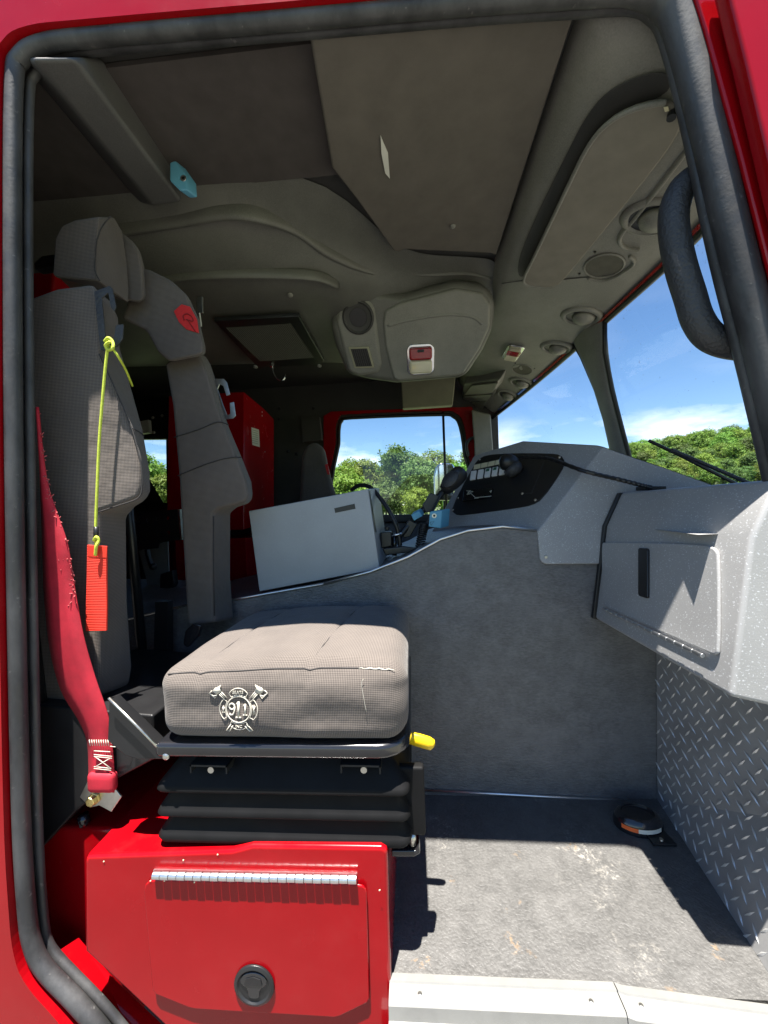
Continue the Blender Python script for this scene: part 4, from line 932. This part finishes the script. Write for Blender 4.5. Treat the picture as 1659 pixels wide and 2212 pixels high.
# grab handle on the door pillar
gh = thing('grab_handle', 'black foam covered grab handle on the windscreen pillar', 'grab handle', at(1470, 560, Y=.85))
O('grip', tube(spline(pp([(1540, 372), (1506, 384), (1474, 408), (1457, 450), (1456, 505), (1470, 575), (1490, 640), (1506, 690), (1532, 726), (1572, 744), (1640, 752)], Y=.845), 6), .0278, 16), MT['foam'], gh, smooth=True)

# ------------------------------------------------------------------ dashboard
dash = thing('dashboard', 'speckled grey angular dashboard pod rising beside the engine tunnel', 'dashboard', (.8, 1.5, .9))
SP = MT['speck']
c_b = at(1161, 1149, Y=TY - .004); c_t = at(1303, 965, Y=1.352); l_b = at(930, 1172, Y=1.78)
ln = (c_t - c_b).cross(l_b - c_b).normalized(); ln = ln if ln.x < 0 else -ln
def lp(uv, off=0): return [onp(u, v, c_b, ln, off) for u, v in uv]
LF = lp([(1161, 1149), (1086, 1136), (1010, 1144), (930, 1176), (926, 1160), (1024, 985), (1042, 978), (1130, 953), (1290, 962), (1303, 965)])
lface = O('instrument_face', ext(LF, -ln * .02), SP, dash, bevel=.004)
RB = [c_b, at(1166, 1206, Y=TY - .006), at(1178, 1218, Y=TY - .006), at(1300, 1217, Y=TY - .006)]
rn = (c_t - c_b).cross(XA).normalized(); rn = rn if rn.y < 0 else -rn
RTp = [onp(u, v, c_b, rn) for u, v in [(1303, 965), (1345, 980), (1440, 1012), (1530, 1044), (1600, 1075)]] + [onp(u, v, c_b, rn) for u, v in ((1600, 1217), (1182, 1219), (1174, 1217), (1167, 1209))]
O('side_face', prism([c_b] + RTp, [p + Vector((0, .02, 0)) for p in [c_b] + RTp]), SP, dash, bevel=.004)
O('panel_screw', lathe([(.0065, 0), (.005, .003)], onp(1179, 1203, c_b, rn, .001), -YA, 12), MT['steel'], dash, bevel=.001)
O('dash_top', ([LF[7], LF[8], LF[9]] + RTp[1:5] + [Vector((1.05, 2.5, 1.02)), Vector((.75, 2.62, 1.0)), LF[5]], [tuple(range(10))]), SP, dash)
O('dash_body', ext([Vector((.45, 1.60, .6)), Vector((1.05, 1.60, .6)), Vector((1.0, 1.60, 1.02)), Vector((.62, 1.60, .98))], (0, 1.05, 0)), MT['black'], dash)
# black instrument plate with rocker switches
ip = thing('switch_panel', 'black switch panel with white rocker switches set in the dashboard', 'switch panel', onp(1100, 1050, c_b, ln))
plate = [(975, 1100), (983, 1112), (1000, 1114), (1120, 1098), (1150, 1092), (1172, 1080), (1215, 1018), (1222, 998), (1212, 984), (1190, 981), (1110, 980), (1052, 984), (1036, 992), (1026, 1004)]
O('plate', ext(chaik(lp(plate, .001), 1), ln * .004), MT['black'], ip, bevel=.001)
for u, v in ((1210, 990), (1158, 1082), (980, 1103), (991, 1077), (1038, 994), (1130, 1068)):
    O('plate_screw', lathe([(.0055, 0), (.004, .003)], onp(u, v, c_b, ln, .005), ln, 10), MT['steel'], ip)
for k in range(5):
    u = 1026 + 15.4 * k; v = 1011 - 3.2 * k
    O('switch_label', ext(lp([(u, v - 5), (u + 14, v - 8), (u + 13, v + 2), (u - 1.5, v + 5)], .0052), ln * .0008), MT['cream'], ip)
for k in range(6):
    u = 1021 + 15.6 * k; v = 1030 - 2.6 * k
    sw = O('rocker_switch', ext(lp([(u, v - 9), (u + 11, v - 11), (u + 8, v + 8), (u - 3, v + 10)], .0052), ln * .007), MT['white'], ip, bevel=.0015)
    if k >= 2: O('switch_window', ext(lp([(u + 2, v - 8), (u + 9, v - 9.5), (u + 8, v - 4), (u + 1, v - 2.5)], .0124), ln * .0006), MT['green'], sw)
pk = O('document_pocket', ext(lp([(1006, 1062), (1068, 1058), (1064, 1078), (1002, 1086)], .005), ln * .008), MT['blackm'], ip, bevel=.002)
O('lamp_symbol', join(*[tube(lp(p, .0140), .0011, 5) for p in ([(1012, 1064), (1026, 1066), (1014, 1070), (1020, 1063)], [(1013, 1072), (1022, 1070), (1031, 1079), (1056, 1077), (1066, 1076)], [(1029, 1081), (1038, 1080)], [(1062, 1066), (1066, 1064), (1064, 1068)])]), MT['paper'], pk)
O('panel_line', join(*[tube(lp(p, .0052), .0008, 4) for p in ([(1182, 986), (1150, 1068)], [(1150, 1068), (1130, 1067)], [(1000, 1056), (1080, 1046)])]), MT['foam'], ip)
# gooseneck lamp
gn = thing('gooseneck_lamp', 'black gooseneck map lamp bent across the dashboard', 'lamp', at(1410, 1053, Y=1.28))
gp = spline([at(1408, 1053, Y=1.25), at(1385, 1048, Y=1.26), at(1330, 1034, Y=1.28), at(1260, 1017, Y=1.29), onp(1200, 1009, c_b, ln, .05), onp(1145, 1008, c_b, ln, .06)], 10)
O('flexible_neck', tube(gp, [.0062 + (.0012 if i % 2 else 0) for i in range(len(gp))], 10), MT['black'], gn)
hc = onp(1116, 1017, c_b, ln, .055)
O('lamp_head', lathe([(.004, .040), (.022, .034), (.034, .018), (.036, 0), (.030, -.020), (.022, -.034), (.010, -.042)], hc, Vector((-.75, .05, .15)), 20), MT['black'], gn, smooth=True)
O('lamp_shroud', lathe([(.036, -.004), (.039, -.02), (.034, -.04), (.012, -.05)], hc + Vector((.005, 0, -.012)), Vector((-.55, .1, .75)), 18), MT['foam'], gn, smooth=True)
O('lamp_foot', ext(pp([(1393, 1050), (1440, 1050), (1440, 1058), (1393, 1058)], Y=1.26), (0, .05, 0)), MT['black'], gn, bevel=.002)

# ------------------------------------------------------------------ glove box
gb = thing('glove_box', 'speckled grey glove box with black latch above the tread plate', 'glove box', (.8, 1.08, .75))
GX = .618
def gpx(uv, off=0): return [onp(u, v, gp0, gn0, off) for u, v in uv]
z0, z1, zt = .605, .9095, 1.0175
ya, yb_ = 1.322, .775
TL = .15
hexa = lambda y, s: [Vector((GX + s + TL * (z1 - .75), y, z1)), Vector((GX + .075 + s, y, zt)), Vector((1.12, y, zt)), Vector((1.12, y, .70)), Vector((GX + .06 + s, y, z0 - .02)), Vector((GX + s + TL * (z0 - .75), y, z0))]
gp0 = Vector((GX, 1.0, .75)); gn0 = Vector((-1, 0, TL)).normalized()
O('box_shell', prism(hexa(ya, 0), hexa(yb_, 0)), SP, gb, bevel=.009, bseg=3, angle=20)
O('end_gasket', prism(hexa(ya + .004, -.010), hexa(ya - .012, -.010)), MT['black'], gb, bevel=.003)
gd = O('box_door', ext(chaik(gpx([(1304, 1176), (1309, 1171), (1460, 1173), (1535, 1178), (1553, 1186), (1560, 1202), (1561, 1405), (1553, 1417), (1540, 1412), (1312, 1312), (1306, 1304)], .0), 1), gn0 * .008), SP, gb, bevel=.004, bseg=3)
O('door_latch', ext(gpx([(1390, 1187), (1393, 1185), (1409, 1186), (1411, 1190), (1411, 1291), (1409, 1294), (1393, 1289), (1390, 1285)], .008), gn0 * .007), MT['black'], gd, bevel=.002)
hb0, hb1 = onp(1313, 1316, gp0, gn0, .013), onp(1533, 1419, gp0, gn0, .013)
for k in range(15):
    O('hinge_knuckle', tube([hb0.lerp(hb1, (k + .04) / 15), hb0.lerp(hb1, (k + .96) / 15)], .0044 if k % 2 else .0047, 10), MT['alu'], gb, bevel=.0006)

# ------------------------------------------------------------------ grey equipment box on the tunnel, cables, radio gear
mb = thing('equipment_box', 'plain grey metal box standing tilted on the engine tunnel', 'box', at(680, 1250, Y=1.40))
fA = pp([(537, 1104), (795, 1056), (820, 1229), (560, 1278)], Y=1.365)
fB = [p + Vector((.015, .30, .02)) for p in fA]
O('box_body', prism(fA, fB), MT['speckbox'], mb, bevel=.003)
O('label_strip', ext(pp([(722, 1098), (766, 1088), (768, 1099), (724, 1108)], Y=1.3635), (0, .001, 0)), MT['black'], mb)
sx = (fB[1] - fA[1]).normalized()
O('label_strip', ext([fA[1] + sx * .012 - ZA * .006 + XA * .002, fA[1] + sx * .03 - ZA * .006 + XA * .002, fA[1].lerp(fA[2], .55) + sx * .03 + XA * .003, fA[1].lerp(fA[2], .55) + sx * .012 + XA * .003], (.001, 0, 0)), MT['black'], mb)
cb = thing('power_cable', 'black sheathed cable arching over the grey box', 'cable', at(840, 1130, Y=1.5))
O('cable_sheath', tube(spline([at(760, 1058, Y=1.62), at(775, 1049, Y=1.58), at(800, 1053, Y=1.55), at(828, 1085, Y=1.52), at(850, 1122, Y=1.5), at(860, 1150, Y=1.5), at(864, 1178, Y=1.5), at(858, 1190, Y=1.5)], 8), .0085, 10), MT['black'], cb, smooth=True)
O('cable_tail', tube(spline([at(866, 1180, Y=1.5), at(885, 1190, Y=1.5), at(905, 1186, Y=1.5), at(915, 1176, Y=1.48)], 6), .006, 8), MT['black'], cb, smooth=True)
mc = thing('hand_microphone', 'black radio hand microphone clipped beside the switch panel', 'microphone', at(978, 1038, Y=1.55))
mcx = (at(1000, 1018, Y=1.55) - at(958, 1062, Y=1.55)).normalized()
mprof = [(.006, -.062), (.022, -.058), (.031, -.04), (.035, -.01), (.037, .02), (.034, .042), (.022, .056), (.006, .060)]
O('microphone_body', lathe(mprof, at(980, 1037, Y=1.55), mcx, 20, .62, Vector((1, .3, -.6))), MT['black'], mc, smooth=True)
O('microphone_grille', lathe([(.030, 0), (.026, .006), (.001, .009)], at(972, 1036, Y=1.525), Vector((-.5, -1, .35)), 20, 1.35, Vector((1, 0, -1))), MT['foam'], mc, smooth=True)
O('microphone_cord', tube(spline([at(955, 1066, Y=1.53), at(942, 1090, Y=1.52), at(926, 1125, Y=1.5), at(920, 1150, Y=1.5)], 6), .0045, 8), MT['black'], mc, smooth=True)
coil = []
for k in range(170):
    t = k / 169; c = at(918 - 12 * t, 1130 + 58 * t - 6 * math.sin(t * 3), Y=1.5); a = t * 2 * math.pi * 13
    coil.append(c + Vector((math.cos(a) * .016, math.sin(a) * .016, 0)))
O('coiled_cord', tube(coil, .0038, 6), MT['black'], mc, smooth=True)
rb = thing('radio_bracket', 'black articulated radio mount standing on the engine tunnel', 'mount', at(850, 1190, Y=1.48))
O('mount_post', tube([at(852, 1152, Y=1.52), at(852, 1200, Y=1.52)], .010, 10), MT['blackm'], rb, smooth=True)
O('clamp_box', ext(pp([(822, 1150), (845, 1148), (846, 1180), (824, 1185)], Y=1.47), (0, .06, 0)), MT['black'], rb, bevel=.004)
O('clamp_knob', lathe([(.010, 0), (.010, .010), (.006, .014)], at(836, 1144, Y=1.5), ZA, 12), MT['black'], rb, bevel=.001)
O('mount_arm', tube(spline([at(862, 1160, Y=1.52), at(880, 1138, Y=1.53), at(905, 1110, Y=1.55), at(935, 1085, Y=1.56), at(960, 1060, Y=1.57)], 4), .013, 8), MT['black'], rb, smooth=True)
O('arm_clip', ext(pp([(912, 1092), (930, 1064), (952, 1072), (936, 1104), (920, 1108)], Y=1.54), (0, .03, 0)), MT['black'], rb, bevel=.004)
O('arm_clip', ext(pp([(866, 1148), (884, 1122), (902, 1132), (886, 1160), (872, 1162)], Y=1.52), (0, .03, 0)), MT['black'], rb, bevel=.004)
O('mount_foot', ext(pp([(826, 1185), (872, 1180), (905, 1184), (880, 1194), (832, 1200)], Y=1.45), (0, .07, 0)), MT['black'], rb, bevel=.004)
O('mount_pin', tube(pp([(846, 1158), (868, 1152)], Y=1.47), .004, 8), MT['chrome'], rb, smooth=True)
def cube_sensor(label, front, Y, dep, screw, side=1):
    t = thing('sensor_box', label, 'sensor', at(*front[0], Y=Y))
    A_ = pp(front, Y=Y); O('case', prism(A_, [p + Vector(dep) for p in A_]), MT['blue'], t, bevel=.004, bseg=2)
    if screw:
        c = at(*screw, Y=Y - .001); O('screw_recess', lathe([(.009, 0), (.0085, .001), (.006, .0012), (.001, .0005)], c, -YA, 16), MT['steel'], t); O('screw_hole', lathe([(.0045, .0015), (.001, .0017)], c, -YA, 10), MT['black'], t)
    return t
s1_ = cube_sensor('blue cube sensor with a steel screw on the engine tunnel', [(928, 1105), (955, 1102), (952, 1142), (925, 1138)], 1.42, (.035, .05, .005), (938, 1114))
O('warning_mark', join(*[tube(pp(p, Y=1.4185), .0008, 4) for p in ([(929, 1128), (938, 1126), (931, 1135), (929, 1128)],)]), MT['ink'], s1_)
cube_sensor('small tilted blue sensor left of the microphone cord', [(887, 1112), (905, 1103), (913, 1115), (894, 1126)], 1.50, (.01, .04, .01), None)
cube_sensor('blue sensor cube fixed to the roof beam end', [(366, 350), (378, 346), (402, 380), (404, 410), (388, 412), (366, 390)], 1.06, (.015, .03, 0), (396, 385))

# ------------------------------------------------------------------ rear of the cab and driver side
cab = thing('equipment_cabinet', 'red metal cabinet with paper label behind the far seat bolster', 'cabinet', (-1.1, 2.25, .9))
CX = -1.03
cs = pp([(527, 846), (568, 880), (592, 905), (592, 1120), (527, 1145)], X=CX)
O('cabinet_body', ext(cs, (-.5, 0, 0)), MT['red'], cab, bevel=.006)
O('paper_label', ext(pp([(543, 923), (559, 928), (561, 966), (545, 961)], X=CX + .001), (.001, 0, 0)), MT['paper'], cab)
O('label_print', join(*[tube([a.lerp(b, .1), a.lerp(b, .85)], .002, 4) for a, b in [(at(543, 928 + 4.5 * k, X=CX + .003), at(559, 932.5 + 4.5 * k, X=CX + .003)) for k in range(7)]]), pm('faded_print', (.35, .36, .30), .7), cab)
for u, v in ((566, 890), (566, 898), (572, 976)): O('cabinet_rivet', lathe([(.006, 0), (.004, .003)], at(u, v, X=CX + .001), XA, 8), MT['steel'], cab)
lw = O('lower_bay', box(-1.45, -1.0, 2.26, 3.0, .25, .85), MT['red'], cab, bevel=.006)
dsn = thing('driver_seat', 'dark driver seat back with red mark beside the driver door', 'seat', (-.45, 2.3, .3))
O('seat_back', prism(pp([(652, 985), (662, 962), (682, 955), (700, 968), (707, 1005), (718, 1045), (728, 1080), (735, 1200), (640, 1200)], Y=2.483), pp([(660, 990), (668, 965), (686, 958), (702, 970), (709, 1005), (719, 1045), (729, 1080), (735, 1200), (650, 1200)], Y=2.772)), MT['fabric'], dsn, bevel=.03, bseg=4, angle=25)
O('red_mark', ext(pp([(702, 1004), (708, 1002), (712, 1026), (707, 1024)], Y=2.472), (0, .004, 0)), MT['patch'], dsn)
O('seat_base', box(-.63, -.1, 2.46, 3.0, .1, .55), MT['black'], dsn, bevel=.02)
for u, v in ((603, 882), (603, 905), (677, 882), (677, 905), (640, 980), (622, 975)): O('wall_bolt', lathe([(.014, 0), (.012, .006), (.006, .010)], at(u, v, Y=3.119), -YA, 12), MT['black'], truck, bevel=.001)
O('pillar_column', ext(pp([(362, 940), (400, 935), (405, 1290), (364, 1290)], Y=2.83), (0, .12, 0)), MT['red'], truck, bevel=.008)
O('seat_guard', ext(pp([(650, 905), (690, 900), (695, 950), (655, 955)], Y=3.003), (0, .05, 0)), MT['dark'], truck)
pb = thing('bottle_bracket', 'black perforated bracket seen between the two seat bolsters', 'bracket', at(335, 1140, Y=1.75))
pq = pp([(240, 1112), (384, 1100), (389, 1166), (345, 1172), (342, 1184), (240, 1190)], Y=1.75)
holes = [[at(u + 4 * math.cos(a), v + 4 * math.sin(a), Y=1.75) for a in [2 * math.pi * k / 8 for k in range(8)]] for u, v in ((298, 1125), (320, 1123), (341, 1121), (362, 1119), (298, 1158), (320, 1156), (343, 1153), (364, 1151))]
O('bracket_plate', holed(pq, holes), MT['black'], pb, solid=.004)
O('bracket_flange', ext(pp([(384, 1100), (388, 1100), (393, 1166), (389, 1166)], Y=1.745), (0, .03, 0)), MT['alu'], pb)
O('toggle_handle', tube(spline(pp([(318, 1186), (322, 1205), (328, 1222), (331, 1228)], Y=1.76), 4), .012, 8), MT['black'], pb, smooth=True)
O('handle_knob', lathe([(.001, -.016), (.014, -.010), (.018, 0), (.014, .010), (.001, .016)], at(331, 1224, Y=1.76), -YA, 14), MT['black'], pb, smooth=True)
bp = thing('metal_locker', 'bare metal locker side below the perforated bracket', 'locker', at(330, 1300, Y=1.95))
O('panel_sheet', ext(pp([(300, 1190), (362, 1168), (366, 1300), (335, 1325), (318, 1260)], Y=1.95), (0, .01, 0)), MT['alupaint'], bp)
O('panel_strap', ext(pp([(346, 1278), (402, 1266), (402, 1284), (346, 1298)], Y=1.90), (0, .01, 0)), MT['alu'], bp)
O('latch_block', ext(pp([(346, 1240), (372, 1232), (376, 1262), (368, 1275), (345, 1278)], Y=1.88), (0, .04, 0)), MT['black'], bp, bevel=.004)
rl_ = thing('rear_light', 'small white lamp block above the rear crew window', 'light', at(318, 920, Y=3.003))
O('lamp_block', ext(pp([(300, 910), (320, 906), (322, 934), (300, 938)], Y=3.003), (0, .04, 0)), MT['white'], rl_, bevel=.004)
O('crew_window_header', ext(pp([(200, 850), (398, 860), (398, 948), (200, 950)], Y=3.077), (0, .04, 0)), MT['black'], truck)
for u, v in ((330, 902), (350, 898), (332, 934)): O('header_bolt', lathe([(.014, 0), (.01, .006)], at(u, v, Y=3.071), -YA, 10), MT['steel'], truck)
O('crew_pillar', ext(pp([(30, 500), (105, 520), (118, 560), (112, 645), (30, 660)], Y=1.35), (0, .1, 0)), MT['red'], truck, bevel=.01)
O('belt_guide', ext(pp([(72, 568), (90, 552), (120, 548), (122, 572), (95, 580), (74, 582)], Y=1.2), (0, .03, 0)), MT['black'], truck, bevel=.004)
# foot pedal housing on the floor
fs = thing('foot_switch', 'black foot operated siren switch with orange and white label on the floor', 'foot switch', at(1380, 1790, Z=0))
fc = at(1378, 1783, Z=0)
O('switch_body', lathe([(.068, 0), (.070, .012), (.066, .030), (.055, .040), (.046, .043), (.044, .036), (.001, .035)], fc, ZA, 32, .72, XA), MT['blackm'], fs, smooth=False, bevel=.001)
O('mount_foot', ext([fc + Vector((x, y, .001)) for x, y in ((.0, -.075), (.065, -.075), (.06, -.02), (.0, -.03))], (0, 0, .008)), MT['black'], fs, bevel=.002)
lb = [fc + Vector((.0702 * math.cos(a), .0505 * math.sin(a), 0)) for a in [math.radians(-150 + 100 * k / 10) for k in range(11)]]
O('orange_label', grid([[p + ZA * .014, p + ZA * .026] for p in lb[:5]]), MT['warnor'], fs)
O('white_label', grid([[p + ZA * .014, p + ZA * .026] for p in lb[4:]]), MT['paper'], fs)
O('foot_screw', lathe([(.006, 0), (.005, .004)], fc + Vector((.03, -.062, .009)), ZA, 10), MT['steel'], fs)
# outside: wiper and mirror
wi = thing('windscreen_wiper', 'black wiper blade parked across the passenger windscreen', 'wiper', at(1550, 1030, X=1.12))
O('wiper_blade', tube(pp([(1402, 952), (1470, 984), (1560, 1030), (1680, 1090)], Y=1.25), .0055, 6), MT['black'], wi)
O('wiper_arm', tube(pp([(1450, 972), (1545, 1012), (1690, 1075)], Y=1.20), .006, 6), MT['foam'], wi)
mr = thing('side_mirror', 'chrome backed mirror outside the driver door', 'mirror', at(955, 1040, Y=3.528))
O('mirror_housing', prism(pp([(938, 1082), (936, 1030), (941, 1008), (952, 1000), (978, 1001), (984, 1012), (982, 1082)], Y=3.528), pp([(944, 1078), (942, 1030), (946, 1010), (955, 1004), (974, 1005), (979, 1014), (977, 1078)], Y=3.644)), MT['chrome'], mr, bevel=.015, bseg=3)
O('mirror_arm', tube(pp([(960, 1082), (962, 1130)], Y=3.465), .012, 8), MT['black'], mr)
